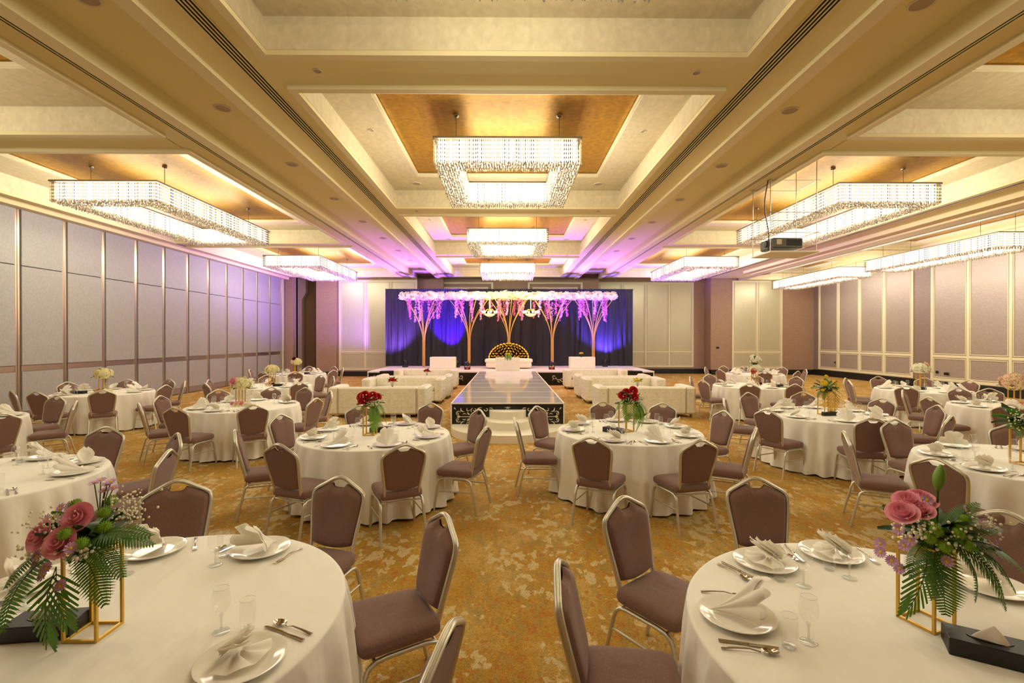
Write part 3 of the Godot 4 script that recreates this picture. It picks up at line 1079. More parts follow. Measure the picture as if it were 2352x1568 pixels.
func stage() -> void:
	var b := MB.new()
	# stage
	var o := thing("stage", "low white stage with black scroll skirting before the dark curtain", "stage", Vector3(0.15, 0, -20.2))
	b = MB.new()
	b.rbox(Vector3(0, DECK - 0.03, -2.2), Vector3(12.0, 0.06, 4.4), 0.008)
	obj("deck", b, M.stage_top, o)
	b = MB.new()
	b.span(-5.96, 5.96, 0.01, DECK - 0.06, -0.06, -4.36)
	obj("skirt", b, M.lacquer, o)
	for x in [-5.2, -3.9, -2.6, 2.3, 3.6, 4.9]:
		obj("scroll_ornament", scroll_run(Transform3D(Basis(), Vector3(x, 0.27, -0.06))), M.scroll, o)
	for sg in [-1.0, 1.0]:
		b = MB.new()
		b.rbox(Vector3(sg * 5.98, DECK / 2, -0.04), Vector3(0.04, DECK, 0.04), 0.006)
		obj("corner_post", b, M.white_paint, o)
	for sg in [-1.0, 1.0]: # steps up to the stage, behind the sofas
		var st := thing("stage_steps", "black stage steps with a white tread " + ("on the partition wall side" if sg < 0 else "on the projector side"), "steps", Vector3(0.15 + sg * 5.0, 0, -19.75))
		b = MB.new()
		b.rbox(Vector3(0, 0.15, 0), Vector3(0.75, 0.30, 0.8), 0.01)
		obj("lower_riser", b, M.lacquer, st)
		b = MB.new()
		b.rbox(Vector3(0, 0.32, 0), Vector3(0.78, 0.04, 0.82), 0.01)
		obj("tread", b, M.stage_top, st)
		b = MB.new()
		b.rbox(Vector3(0, 0.48, -0.20), Vector3(0.75, 0.28, 0.4), 0.01)
		obj("upper_riser", b, M.lacquer, st)
	# catwalk
	o = thing("catwalk", "long glossy mirrored catwalk with black scroll front and white edging", "catwalk", Vector3(0, 0, -10.15))
	b = MB.new()
	b.span(-1.17, 1.17, 0.01, DECK - 0.03, -0.02, -9.99)
	obj("body", b, M.lacquer, o)
	b = MB.new()
	for sg in [-1.0, 1.0]:
		b.rbox(Vector3(sg * 1.185, DECK - 0.015, -5.0), Vector3(0.035, 0.03, 9.98), 0.004)
		b.rbox(Vector3(sg * 1.185, DECK / 2, -0.02), Vector3(0.03, DECK, 0.03), 0.004)
	b.rbox(Vector3(0, DECK - 0.01, -0.01), Vector3(2.38, 0.02, 0.03), 0.004)
	obj("white_edging", b, M.white_paint, o)
	var z := -0.03
	for k in 9:
		var l := 1.0 if k == 0 else 1.19
		if z - l < -10.0:
			l = z + 9.98
		if l < 0.05:
			break
		b = MB.new()
		b.rbox(Vector3(0, DECK - 0.014, z - l / 2), Vector3(2.33, 0.026, l - 0.035), 0.003)
		obj("mirror_panel", b, M.runway_top, o)
		b = MB.new()
		b.rbox(Vector3(0, DECK - 0.012, z - l), Vector3(2.33, 0.024, 0.03), 0.003)
		obj("joint_strip", b, M.white_paint, o)
		z -= l
	obj("scroll_ornament", scroll_end(Transform3D(Basis(), Vector3(-1.03, 0.30, -0.02))), M.scroll, o)
	obj("scroll_ornament", scroll_end(Transform3D(Basis.from_scale(Vector3(-1, 1, 1)), Vector3(1.03, 0.30, -0.02))), M.scroll, o)
	b = MB.new()
	var fx := Transform3D(Basis(), Vector3(0, 0.485, -0.02))
	ribbon(b, PackedVector2Array([Vector2(0, -0.02), Vector2(0, 0.005), Vector2(0, 0.03)]), [0.004, 0.028, 0.002], 0.004, fx)
	for sg in [-1.0, 1.0]:
		ribbon(b, arc(sg * 0.035, -0.012, 0.03, 0.012, 90 - sg * 70, 90 + sg * 150, 10), [0.004, 0.016, 0.01], 0.004, fx)
	obj("scroll_ornament", b, M.scroll, o)
	# rounded white steps in front of it
	o = thing("catwalk_steps", "rounded white wooden steps at the head of the catwalk", "steps", Vector3(0, 0, -10.13))
	for s in [[1.16, 1.24, 0.0, 0.15], [0.52, 0.78, 0.15, 0.30], [0.385, 0.36, 0.30, 0.455]]:
		var poly := PackedVector2Array()
		for k in 25:
			var a := PI * k / 24.0
			poly.append(Vector2(cos(a) * s[0], pow(sin(a), 0.8) * s[1]))
		b = MB.new()
		b.prism(poly, s[3] - s[2], Transform3D(Basis(Vector3.RIGHT, Vector3.BACK, Vector3.UP), Vector3(0, s[2], 0)))
		obj("step", b, M.white_paint, o)
	# curtain
	b = MB.new()
	var rows := []
	var nf := noise(0.6, 3)
	for i in 13:
		var y := lerpf(DECK, 4.42, i / 12.0)
		var row := PackedVector3Array()
		for k in 621:
			var x := -6.1 + k * 0.02
			var f := sin(x * 17.0 + nf.get_noise_2d(x * 3.0, y * 0.15) * 5.0) * 0.045 + sin(x * 7.3 + 2.0) * 0.02
			row.append(Vector3(x, y, -24.25 + f * (1.0 - 0.25 * i / 12.0)))
		rows.append(row)
	b.grid(rows)
	o = thing("stage_curtain", "tall dark navy pleated curtain hung behind the stage", "curtain")
	obj("drape", b, M.curtain, o)
	b = MB.new()
	b.bar(Vector3(-6.12, 4.42, -24.25), Vector3(6.32, 4.42, -24.25), 0.02, 8)
	obj("pole", b, M.black, o)
	# bench with its gold fretwork back
	o = thing("bridal_bench", "white upholstered bench with a half-round gold fretwork back", "bench", Vector3(0.05, DECK, -22.2))
	b = MB.new()
	b.ball(Vector3(0, 0.17, 0), Vector3(1.05, 0.14, 0.36), 28, 10, 0.3)
	obj("base", b, M.sofa, o)
	b = MB.new()
	b.ball(Vector3(0, 0.36, 0), Vector3(1.10, 0.10, 0.40), 28, 10, 0.35)
	obj("seat_cushion", b, M.sofa, o)
	for sx in [-0.8, 0.8]:
		b = MB.new()
		b.lathe([[0.0, 0.0], [0.03, 0.0], [0.04, 0.05]], 10, Vector3(sx, 0, 0.2))
		obj("foot", b, M.gold, o)
	b = MB.new()
	for ringrow in [[0.14, 3, 0.10], [0.30, 6, 0.10], [0.46, 9, 0.10], [0.61, 12, 0.095], [0.75, 15, 0.09], [0.84, 19, 0.06]]:
		for k in ringrow[1] + 1:
			var a: float = PI * k / ringrow[1]
			var c := Vector2(cos(a) * ringrow[0] * 1.06, sin(a) * ringrow[0] * 0.82 + 0.42)
			var ro: float = ringrow[2]
			ribbon(b, arc(c.x, c.y, ro * 0.72, ro * 0.72, 0, 360, 12), [ro * 0.95, ro * 0.95, ro * 0.95], 0.02, Transform3D(Basis(), Vector3(0, 0, -0.36)))
	obj("fretwork_back", b, M.fret_gold, o)
	b = MB.new()
	b.rbox(Vector3(0, 0.275, 0), Vector3(1.04, 0.55, 0.5), 0.015)
	o = thing("white_block_table", "white tufted block table in front of the gold-backed bench", "table", Vector3(0, DECK, -20.75))
	obj("body", b, M.sofa, o)
	o = thing("white_block_table", "white block table lit violet, nothing on top", "table", Vector3(-2.98, DECK, -22.4))
	b = MB.new()
	b.rbox(Vector3(0, 0.26, 0), Vector3(1.15, 0.52, 0.6), 0.015)
	obj("body", b, M.sofa, o)
	o = thing("white_block_table", "white block table carrying a small dark vase of flowers", "table", Vector3(3.44, DECK, -22.4))
	b = MB.new()
	b.rbox(Vector3(0, 0.26, 0), Vector3(1.15, 0.52, 0.6), 0.015)
	obj("body", b, M.sofa, o)
	# flower trees
	var names := ["violet garlands, nearest the partition wall", "pink garlands, by the blue-lit curtain", "rose garlands, behind the gold bench back", "purple garlands, beyond the bench", "blue-lit lilac garlands, nearest the side bay"]
	var xs := [-4.0, -1.84, 0.06, 2.13, 4.1]
	for k in 5:
		flower_tree(Vector3(xs[k], DECK, -23.1 if k != 2 else -23.0), "gold-stemmed white flower tree with " + names[k], k)
	for k in 2:
		small_chandelier(Vector3([-0.84, 1.08][k], 3.08, -22.6), "small lit crystal chandelier hung among the flower trees, " + ("nearer the partition wall" if k == 0 else "nearer the projector"))
	# moving head lights on the stage; each throws the beam seen on the curtain, the trees or the ceiling
	var heads := [
		[Vector3(-1.78, DECK, -21.4), Vector3(-0.55, 1.0, 0.10), 58.0, 60.0, Color(0.62, 0.38, 1.0)],
		[Vector3(1.95, DECK, -21.4), Vector3(0.55, 1.0, 0.10), 58.0, 60.0, Color(0.58, 0.36, 1.0)],
		[Vector3(-2.4, DECK, -23.0), Vector3(-0.30, 1.0, -0.66), 26.0, 150.0, Color(0.30, 0.04, 1.0)],
		[Vector3(4.75, DECK, -23.55), Vector3(0.10, 1.0, -0.16), 60.0, 45.0, Color(0.40, 0.28, 1.0)],
		[Vector3(-4.9, DECK, -23.2), Vector3(-0.55, 1.0, -0.12), 60.0, 45.0, Color(0.58, 0.36, 1.0)],
	]
	for k in heads.size():
		moving_head(heads[k][0], heads[k][1], heads[k][2], heads[k][3], heads[k][4], k)

func moving_head(at: Vector3, aim: Vector3, deg: float, energy: float, c: Color, k: int) -> void:
	var o := thing("moving_head_light", ["black moving head light before the second flower tree", "black moving head light before the fourth flower tree", "black moving head light behind the empty white block", "black moving head light beside the block with the vase", "black moving head light beside the end flower tree"][k], "stage light", at)
	var b := MB.new()
	b.rbox(Vector3(0, 0.05, 0), Vector3(0.26, 0.10, 0.22), 0.02)
	obj("base", b, M.black, o)
	b = MB.new()
	for s in [-1.0, 1.0]:
		b.rbox(Vector3(s * 0.12, 0.20, 0), Vector3(0.03, 0.22, 0.09), 0.01)
	obj("yoke", b, M.black, o)
	aim = aim.normalized()
	var up := aim
	var side := up.cross(Vector3.RIGHT if absf(up.x) < 0.9 else Vector3.BACK).normalized()
	var bs := Basis(side, up, side.cross(up))
	b = MB.new()
	b.lathe([[0.0, -0.11], [0.06, -0.10], [0.095, -0.02], [0.09, 0.08], [0.075, 0.10], [0.07, 0.09], [0.0, 0.09]], 16, Vector3(0, 0.25, 0), bs)
	obj("head", b, M.black, o)
	b = MB.new()
	b.lathe([[0.0, 0.094], [0.068, 0.094]], 16, Vector3(0, 0.25, 0), bs)
	var m := mat(c, 0.3)
	m.emission_enabled = true
	m.emission = c
	m.emission_energy_multiplier = 2.0
	obj("lens", b, m, o)
	if k < 2:
		b = MB.new()
		b.rbox(Vector3(0, 0.055, 0.112), Vector3(0.09, 0.035, 0.01), 0.003)
		var r := mat(Color(0.9, 0.05, 0.08), 0.3)
		r.emission_enabled = true
		r.emission = Color(1, 0.04, 0.07)
		r.emission_energy_multiplier = 1.0
		obj("display_screen", b, r, o)
	spot(o, Vector3(0, 0.25, 0) + aim * 0.13, aim, deg, energy, c)

var blossom: Mesh
var petal_mesh := {}

func blossom_mesh(m: Material) -> Mesh: # a small four-petalled flower, 1 unit across
	var b := MB.new()
	for k in 4:
		var a := TAU2 * k / 4
		var bs := Basis(Vector3.UP, a)
		b.tri(Vector3(0, 0, 0), bs * Vector3(0.5, 0.16, -0.26), bs * Vector3(0.62, 0.05, 0.0), Vector3.UP)
		b.tri(Vector3(0, 0, 0), bs * Vector3(0.62, 0.05, 0.0), bs * Vector3(0.5, 0.16, 0.26), Vector3.UP)
	return b.mesh(m)

func flower_tree(at: Vector3, label: String, k: int) -> void:
	var o := thing("flower_tree", label, "decoration", at, 0.0, "stage flower trees")
	var rx := 1.10
	var rz := 0.55
	var top := 3.30
	for s in 7:
		var a := TAU2 * (s + 0.3 * (k % 3)) / 7
		var d := Vector3(cos(a) * rx * 0.86, 0, sin(a) * rz * 0.8)
		var path := PackedVector3Array()
		for i in 15:
			var f := i / 14.0
			var spread := pow(clampf((f - 0.42) / 0.58, 0.0, 1.0), 1.7)
			path.append(Vector3(cos(a) * 0.055, f * top, sin(a) * 0.055) + d * spread)
		var b := MB.new()
		b.tube(path, 0.015, 6)
		obj("stem", b, M.stem_gold, o)
	if blossom == null:
		blossom = blossom_mesh(M.white_petal)
		petal_mesh.pink = blossom_mesh(M.orchid)
		petal_mesh.pale = blossom_mesh(M.orchid_pale)
	var where := []
	for q in 900:
		var a := rng.randf() * TAU2
		var rr := sqrt(rng.randf()) * 1.0
		var c := Vector3(cos(a) * rx * rr, top + 0.10, sin(a) * rz * rr)
		var bump := 0.13 + 0.05 * sin(a * 7.0 + k)
		var dv := Vector3(rng.randfn(), rng.randfn(), rng.randfn()).normalized()
		c += dv * bump * Vector3(0.8, 1.0, 0.8)
		var s := rng.randf_range(0.11, 0.17)
		where.append(Transform3D(Basis(Quaternion(Vector3.UP, dv)) * Basis(Vector3.UP, rng.randf() * 6.0) * Basis.from_scale(Vector3(s, s, s)), c))
	many("canopy_blossoms", blossom, where, o)
	var b2 := MB.new() # what the flowers are pinned to
	b2.ball(Vector3(0, top + 0.10, 0), Vector3(rx * 0.98, 0.09, rz * 0.98), 28, 6)
	obj("canopy_base", b2, M.white_petal, o)
	for g in 9: # hanging garlands
		var a := TAU2 * (g + 0.5) / 9.0 + k
		var base := Vector3(cos(a) * rx * rng.randf_range(0.45, 0.8), top - 0.02, sin(a) * rz * 0.7)
		var len_ := rng.randf_range(0.75, 1.15)
		var sway := Vector3(rng.randf_range(-0.08, 0.08), 0, rng.randf_range(-0.05, 0.05))
		where = []
		for q in 84:
			var f := q / 83.0
			var wide := 0.17 * (1.0 - f * 0.7)
			if rng.randf() < 0.2 * f:
				continue
			var dv := Vector3(rng.randfn(), rng.randfn(), rng.randfn()).normalized()
			var s := rng.randf_range(0.045, 0.075)
			where.append(Transform3D(Basis(Quaternion(Vector3.UP, dv)) * Basis.from_scale(Vector3(s, s, s)), base + Vector3(0, -len_ * f, 0) + sway * f * f + dv * wide * rng.randf()))
		many("garland", petal_mesh.pink if g % 3 != 2 else petal_mesh.pale, where, o)

func small_chandelier(at: Vector3, label: String) -> void:
	var o := thing("small_chandelier", label, "chandelier", at, 0.0, "small chandeliers on the stage")
	var b := MB.new()
	for k in 9:
		b.ball(Vector3(0, 0.28 + k * 0.055, 0), Vector3(0.022, 0.026, 0.022), 8, 5)
	b.bar(Vector3(0, 0.75, 0), Vector3(0, 0.88, 0), 0.006)
	obj("bead_stem", b, M.crystal, o)
	b = MB.new()
	b.lathe([[0.0, -0.11], [0.10, -0.10], [0.22, -0.04], [0.26, 0.02], [0.25, 0.03], [0.2, -0.02], [0.0, -0.08]], 20)
	obj("crystal_bowl", b, M.crystal, o)
	for k in 6:
		var a := TAU2 * k / 6 + 0.3
		var d := Vector3(cos(a), 0, sin(a))
		b = MB.new()
		b.tube(PackedVector3Array([Vector3(0, 0.2, 0), d * 0.14 + Vector3(0, 0.24, 0), d * 0.24 + Vector3(0, 0.12, 0), d * 0.31 + Vector3(0, 0.02, 0), d * 0.33 + Vector3(0, 0.05, 0)]), 0.009, 6)
		b.lathe([[0.0, 0.05], [0.035, 0.055], [0.03, 0.07]], 10, d * 0.33)
		var arm := obj("arm", b, M.gold, o)
		b = MB.new()
		b.ball(d * 0.33 + Vector3(0, 0.12, 0), Vector3(0.045, 0.06, 0.045), 10, 7)
		obj("bulb", b, M.bulb, arm)
	var l := OmniLight3D.new()
	l.name = "lamp"
	l.light_energy = 2.4
	l.light_color = Color(1.0, 0.78, 0.45)
	l.light_size = 0.15
	l.omni_range = 20.0
	l.omni_attenuation = 2.0
	l.shadow_enabled = true
	o.add_child(l)
	l.position = Vector3(0, 0.34, 0.38)

# ---------------------------------------------------------------- sofas
func sofas() -> void:
	var o := master("tufted_sofa", "sofa")
	var L := 2.4
	var b := MB.new() # faces +z; the back stands at -z
	b.rbox(Vector3(0, 0.23, 0.0), Vector3(L - 0.5, 0.30, 0.84), 0.03)
	obj("base", b, M.sofa, o)
	b = MB.new()
	b.ball(Vector3(0, 0.42, 0.10), Vector3((L - 0.54) / 2, 0.08, 0.33), 24, 8, 0.3)
	obj("seat_cushion", b, M.sofa, o)
	b = MB.new()
	b.rbox(Vector3(0, 0.42, -0.34), Vector3(L - 0.46, 0.66, 0.20), 0.035)
	obj("backrest", b, M.sofa, o)
	for s in [-1.0, 1.0]:
		b = MB.new()
		b.rbox(Vector3(s * (L / 2 - 0.125), 0.42, 0.0), Vector3(0.25, 0.68, 0.9), 0.045)
		obj("arm", b, M.sofa, o)
		b = MB.new()
		b.tube(PackedVector3Array([Vector3(s * (L / 2 - 0.245), 0.10, -0.452), Vector3(s * (L / 2 - 0.245), 0.74, -0.452)]), 0.007, 5)
		obj("seam", b, M.seam, o)
		for z in [-0.36, 0.36]:
			b = MB.new()
			b.lathe([[0.0, 0.0], [0.025, 0.0], [0.035, 0.09]], 8, Vector3(s * (L / 2 - 0.1), 0, z))
			obj("foot", b, M.fitting, o)
	var bead := MB.new()
	bead.ball(Vector3.ZERO, Vector3(0.013, 0.013, 0.013), 6, 4)
	var bm := bead.mesh(M.button)
	var where := []
	for r in 3:
		for k in 12:
			var x := -L / 2 + 0.36 + (k + 0.5 * (r % 2)) * 0.15
			if x < L / 2 - 0.3:
				where.append(Transform3D(Basis(), Vector3(x, 0.28 + r * 0.17, -0.443)))
				where.append(Transform3D(Basis(), Vector3(x, 0.32 + r * 0.15, -0.236)))
	for s in [-1.0, 1.0]:
		for r in 3:
			where.append(Transform3D(Basis(), Vector3(s * (L / 2 - 0.125), 0.22 + r * 0.19, 0.452)))
			where.append(Transform3D(Basis(), Vector3(s * (L / 2 - 0.125), 0.22 + r * 0.19, -0.452)))
			for z in [-0.25, 0.0, 0.25]:
				where.append(Transform3D(Basis(), Vector3(s * (L / 2 + 0.002), 0.22 + r * 0.19 + 0.05 * absf(z), z)))
	many("crystal_buttons", bm, where, o)
	var rowname := ["with its back to the red-rose tables", "facing the first low table", "back to back with the sofa before it", "closest to the stage skirting"]
	var zs := [-12.25, -14.75, -16.0, -18.9]
	for side in 2:
		var sg := -1.0 if side == 0 else 1.0
		var xs := [-3.18, -3.12, -3.05, -3.15] if side == 0 else [3.42, 3.5, 3.45, 3.4]
		for k in 4:
			place(o, Vector3(xs[k], 0, zs[k]), PI if k % 2 == 0 else 0.0, "white button-tufted sofa " + rowname[k] + (", partition wall side" if side == 0 else ", projector side"), "tufted sofas beside the catwalk")
		for k in 2:
			var z: float = [-13.45, -17.4][k]
			var t := thing("low_table", "low white table between facing sofas " + ("by the first pair" if k == 0 else "by the stage pair") + (", partition wall side" if side == 0 else ", projector side"), "table", Vector3(sg * 3.2, 0, z))
			b = MB.new()
			b.rbox(Vector3(0, 0.42, 0), Vector3(1.1, 0.04, 0.55), 0.01)
			obj("top", b, M.white_paint, t)
			for a in [[-1, -1], [-1, 1], [1, -1], [1, 1]]:
				b = MB.new()
				b.bar(Vector3(a[0] * 0.48, 0, a[1] * 0.22), Vector3(a[0] * 0.48, 0.4, a[1] * 0.22), 0.02, 8)
				obj("leg", b, M.white_paint, t)
const TABLES := [
	{"c": Vector2(-1.62, -2.01), "d": "pink-rose-and-daisy table", "chairs": [[-2.32, -3.41], [-0.2, -1.67], [-0.35, -2.74], [-1.2, -3.49]]},
	{"c": Vector2(1.65, -1.86), "d": "lily-bud bouquet table", "chairs": [[0.72, -3.03], [0.22, -2.14], [2.86, -2.75], [1.77, -3.44]]},
	{"c": Vector2(-4.45, -4.04), "d": "round table with only a tissue box", "chairs": [[-4.53, -5.5], [-3.03, -4.36], [-3.47, -5.12]]},
	{"c": Vector2(4.95, -4.49), "d": "baby's-breath bouquet table", "chairs": [[4.78, -5.94], [3.61, -5.16], [3.57, -4.0], [5.91, -5.59]]},
	{"c": Vector2(-1.62, -5.94), "d": "red-rose table with hanging fern", "chairs": [[-2.22, -7.27], [-3.01, -6.4], [-2.98, -5.3], [-2.17, -4.59], [-0.97, -4.56], [-0.24, -5.48], [-0.39, -6.8], [-1.18, -7.5]]},
	{"c": Vector2(1.54, -6.15), "d": "red-rose table with palm leaf", "chairs": [[1.5, -7.63], [0.42, -7.14], [0.08, -6.09], [0.84, -4.87], [1.9, -4.73], [2.77, -5.36], [3.0, -6.65], [2.41, -7.47]]},
	{"c": Vector2(-4.63, -8.53), "d": "hydrangea table with one pink rose", "chairs": [[-4.85, -9.97], [-5.68, -9.54], [-6.09, -8.52], [-5.72, -7.54], [-4.84, -7.06], [-3.83, -7.31], [-3.22, -8.16], [-3.38, -9.29], [-4.12, -9.9]]},
	{"c": Vector2(-8.84, -10.68), "d": "hydrangea table beside the grey partition", "chairs": [[-9.4, -12.03], [-10.18, -11.26], [-9.61, -9.44], [-8.87, -9.17], [-7.88, -9.47], [-7.39, -10.52], [-7.66, -11.55], [-8.37, -12.06]]},
	{"c": Vector2(-8.12, -7.00), "d": "round table without flowers by the partition", "chairs": [[-6.73, -6.5], [-6.93, -7.84], [-7.88, -8.53]]},
	{"c": Vector2(-5.88, -12.17), "d": "plain white hydrangea table", "chairs": [[-6.65, -13.41], [-7.31, -11.88], [-6.81, -10.94], [-4.79, -11.18], [-4.66, -12.98], [-5.15, -13.43]]},
	{"c": Vector2(-7.06, -16.32), "d": "hydrangea table with a dark red bloom", "chairs": [[-7.26, -17.77], [-8.48, -15.97], [-8.28, -15.52], [-7.4, -14.69], [-6.46, -14.77], [-5.59, -15.58], [-5.73, -16.92], [-6.25, -17.53]]},
	{"c": Vector2(4.94, -7.46), "d": "yellow-flower table", "chairs": [[4.45, -8.93], [3.63, -8.1], [3.65, -6.78], [4.61, -6.04], [5.74, -6.2], [6.45, -7.18], [6.28, -8.03], [5.53, -9.01]]},
	{"c": Vector2(6.12, -12.08), "d": "two-tier white flower table with coral blooms", "chairs": [[5.71, -13.67], [4.82, -12.75], [4.72, -11.67], [5.38, -10.69], [6.34, -10.61], [7.64, -12.7], [6.85, -13.34]]},
	{"c": Vector2(8.30, -16.19), "d": "white hydrangea table before the back panels", "chairs": [[7.97, -17.82], [7.04, -17.16], [6.92, -15.71], [7.89, -14.75], [9.01, -14.92], [9.8, -15.8], [9.73, -17.04], [8.64, -17.61]]},
	{"c": Vector2(9.57, -11.08), "d": "hydrangea table on a black base", "chairs": [[8.61, -12.26], [8.19, -11.55], [8.44, -10.16], [11.16, -11.57], [10.69, -12.3], [9.81, -12.72]]},
	{"c": Vector2(8.76, -8.25), "d": "peach hydrangea table", "chairs": [[7.7, -9.36], [7.22, -8.21], [7.63, -7.27], [9.68, -9.63], [9.15, -9.73]]},
]

# ---------------------------------------------------------------- tables, chairs and what is laid on them
const TOP := 0.765

func chair_master() -> Node3D:
	var o := master("banquet_chair", "chair")
	# seat: a cushion with two short stitched creases
	var b := MB.new()
	var rows := []
	var nn := 30
	for side in 2:
		rows = []
		for i in nn + 1:
			var row := PackedVector3Array()
			for j in nn + 1:
				var x := -1.0 + 2.0 * j / nn
				var z := -1.0 + 2.0 * i / nn
				x = signf(x) * (1.0 - pow(1.0 - absf(x), 1.6))
				z = signf(z) * (1.0 - pow(1.0 - absf(z), 1.6))
				var k := 1.0 - 0.075 * pow(absf(x), 5.0) * pow(absf(z), 5.0)
				var e := pow(maxf(0.0, (1.0 - pow(absf(x), 9.0)) * (1.0 - pow(absf(z), 9.0))), 0.34)
				var y := 0.43 + (0.047 if side == 0 else -0.045) * e
				if side == 0:
					y += 0.010 * (1.0 - x * x) * (1.0 - z * z)
					for c in [-0.022, 0.022]:
						var dx: float = (x * 0.22 - c) / 0.006
						var dz := maxf(0.0, absf(z * 0.215 + 0.01) - 0.045) / 0.014
						y -= 0.006 * exp(-dx * dx - dz * dz)
				var taper := 1.0 + 0.05 * z
				row.append(Vector3(x * 0.222 * k * taper, y, z * 0.218 * k))
			rows.append(row)
		b.grid(rows, false, side == 0)
	obj("seat", b, M.chair_fabric, o)
	# back: shield-shaped pad with a hand hole above it
	b = MB.new()
	for side in 2:
		rows = []
		for i in 19:
			var t := i / 18.0
			var row := PackedVector3Array()
			for j in 25:
				var a := -1.0 + 2.0 * j / 24.0
				var aa := absf(a)
				var bot := Vector2(0.150 * a, 0.500 - 0.022 * (1.0 - a * a))
				var tp := Vector2.ZERO
				if aa <= 0.36:
					tp = Vector2(a / 0.36 * 0.062, 0.868 + 0.027 * smoothstep(0.20, 0.36, aa) + 0.004 * aa)
				elif aa < 0.9:
					var f := (aa - 0.36) / 0.54
					tp = Vector2(signf(a) * lerpf(0.062, 0.182, f), lerpf(0.896, 0.838, f) )
				else:
					var f := (aa - 0.9) / 0.1
					tp = Vector2(signf(a) * lerpf(0.182, 0.194, f), lerpf(0.838, 0.805, f))
				var p := bot.lerp(tp, t)
				p.x += a * aa * aa * 0.006 * sin(PI * t)
				var edge := pow(maxf(0.0, (1.0 - pow(aa, 6.0)) * (1.0 - pow(absf(2.0 * t - 1.0), 8.0))), 0.4)
				var z := back_z(p.y)
				if side == 0:
					var dish := 0.010 * exp(-pow((p.x) / 0.10, 2.0) - pow((p.y - 0.70) / 0.12, 2.0))
					z += 0.006 + 0.036 * edge - dish * edge
				else:
					z -= 0.006 + 0.006 * edge
				row.append(Vector3(p.x, p.y, z))
			rows.append(row)
		b.grid(rows, false, side == 1)
	obj("backrest", b, M.chair_fabric, o)
	# tube round the back
	var half := [[0.170, 0.392, 0.035], [0.166, 0.42, 0.0], [0.165, 0.48, 0.0], [0.174, 0.56, 0], [0.186, 0.64, 0], [0.198, 0.72, 0], [0.205, 0.78, 0], [0.2035, 0.815, 0], [0.193, 0.840, 0], [0.165, 0.860, 0], [0.12, 0.884, 0], [0.075, 0.909, 0], [0.045, 0.924, 0], [0.02, 0.931, 0]]
	var path := PackedVector3Array()
	for q in half:
		path.append(Vector3(-q[0], q[1], back_z(q[1]) + q[2]))
	path.append(Vector3(0, 0.933, back_z(0.933)))
	for k in half.size():
		var q: Array = half[half.size() - 1 - k]
		path.append(Vector3(q[0], q[1], back_z(q[1]) + q[2]))
	b = MB.new()
	b.tube(path, 0.017, 10, 0.0125, Vector3.RIGHT)
	obj("back_frame", b, M.chair_metal, o)
	b = MB.new() # rib along the tube
	var ribp := PackedVector3Array()
	for q in path:
		var c := Vector3(0, 0.66, q.z)
		var d := (q - c)
		d.z = 0
		ribp.append(q + d.normalized() * 0.0115)
	b.tube(ribp, 0.0045, 5, 0.004, Vector3.RIGHT)
	obj("frame_rib", b, M.chair_metal, o)
	for s in [-1.0, 1.0]:
		b = MB.new()
		b.tube(PackedVector3Array([Vector3(s * 0.205, 0.30, -0.215), Vector3(s * 0.203, 0.345, -0.20), Vector3(s * 0.202, 0.37, -0.17), Vector3(s * 0.202, 0.378, -0.12), Vector3(s * 0.21, 0.378, 0.08), Vector3(s * 0.213, 0.372, 0.135), Vector3(s * 0.215, 0.35, 0.172), Vector3(s * 0.217, 0.31, 0.19)]), 0.012, 8, 0.015, Vector3.RIGHT)
		obj("seat_frame", b, M.chair_metal, o)
		b = MB.new()
		b.tube(PackedVector3Array([Vector3(s * 0.205, 0.31, -0.212), Vector3(s * 0.218, 0.0, -0.285)]), 0.012, 8, 0.015, Vector3.RIGHT)
		obj("leg", b, M.chair_metal, o)
		b = MB.new()
		b.tube(PackedVector3Array([Vector3(s * 0.217, 0.32, 0.187), Vector3(s * 0.226, 0.0, 0.232)]), 0.012, 8, 0.015, Vector3.RIGHT)
		obj("leg", b, M.chair_metal, o)
		b = MB.new()
		b.bar(Vector3(s * 0.21, 0.235, -0.228), Vector3(s * 0.219, 0.225, 0.198), 0.008, 7)
		obj("stretcher", b, M.chair_metal, o)
	b = MB.new()
	b.bar(Vector3(-0.20, 0.362, -0.178), Vector3(0.20, 0.362, -0.178), 0.009, 7)
	b.bar(Vector3(-0.21, 0.372, 0.14), Vector3(0.21, 0.372, 0.14), 0.009, 7)
	obj("cross_bar", b, M.chair_metal, o)
	return o

func back_z(y: float) -> float:
	return -0.196 - (y - 0.43) * 0.235

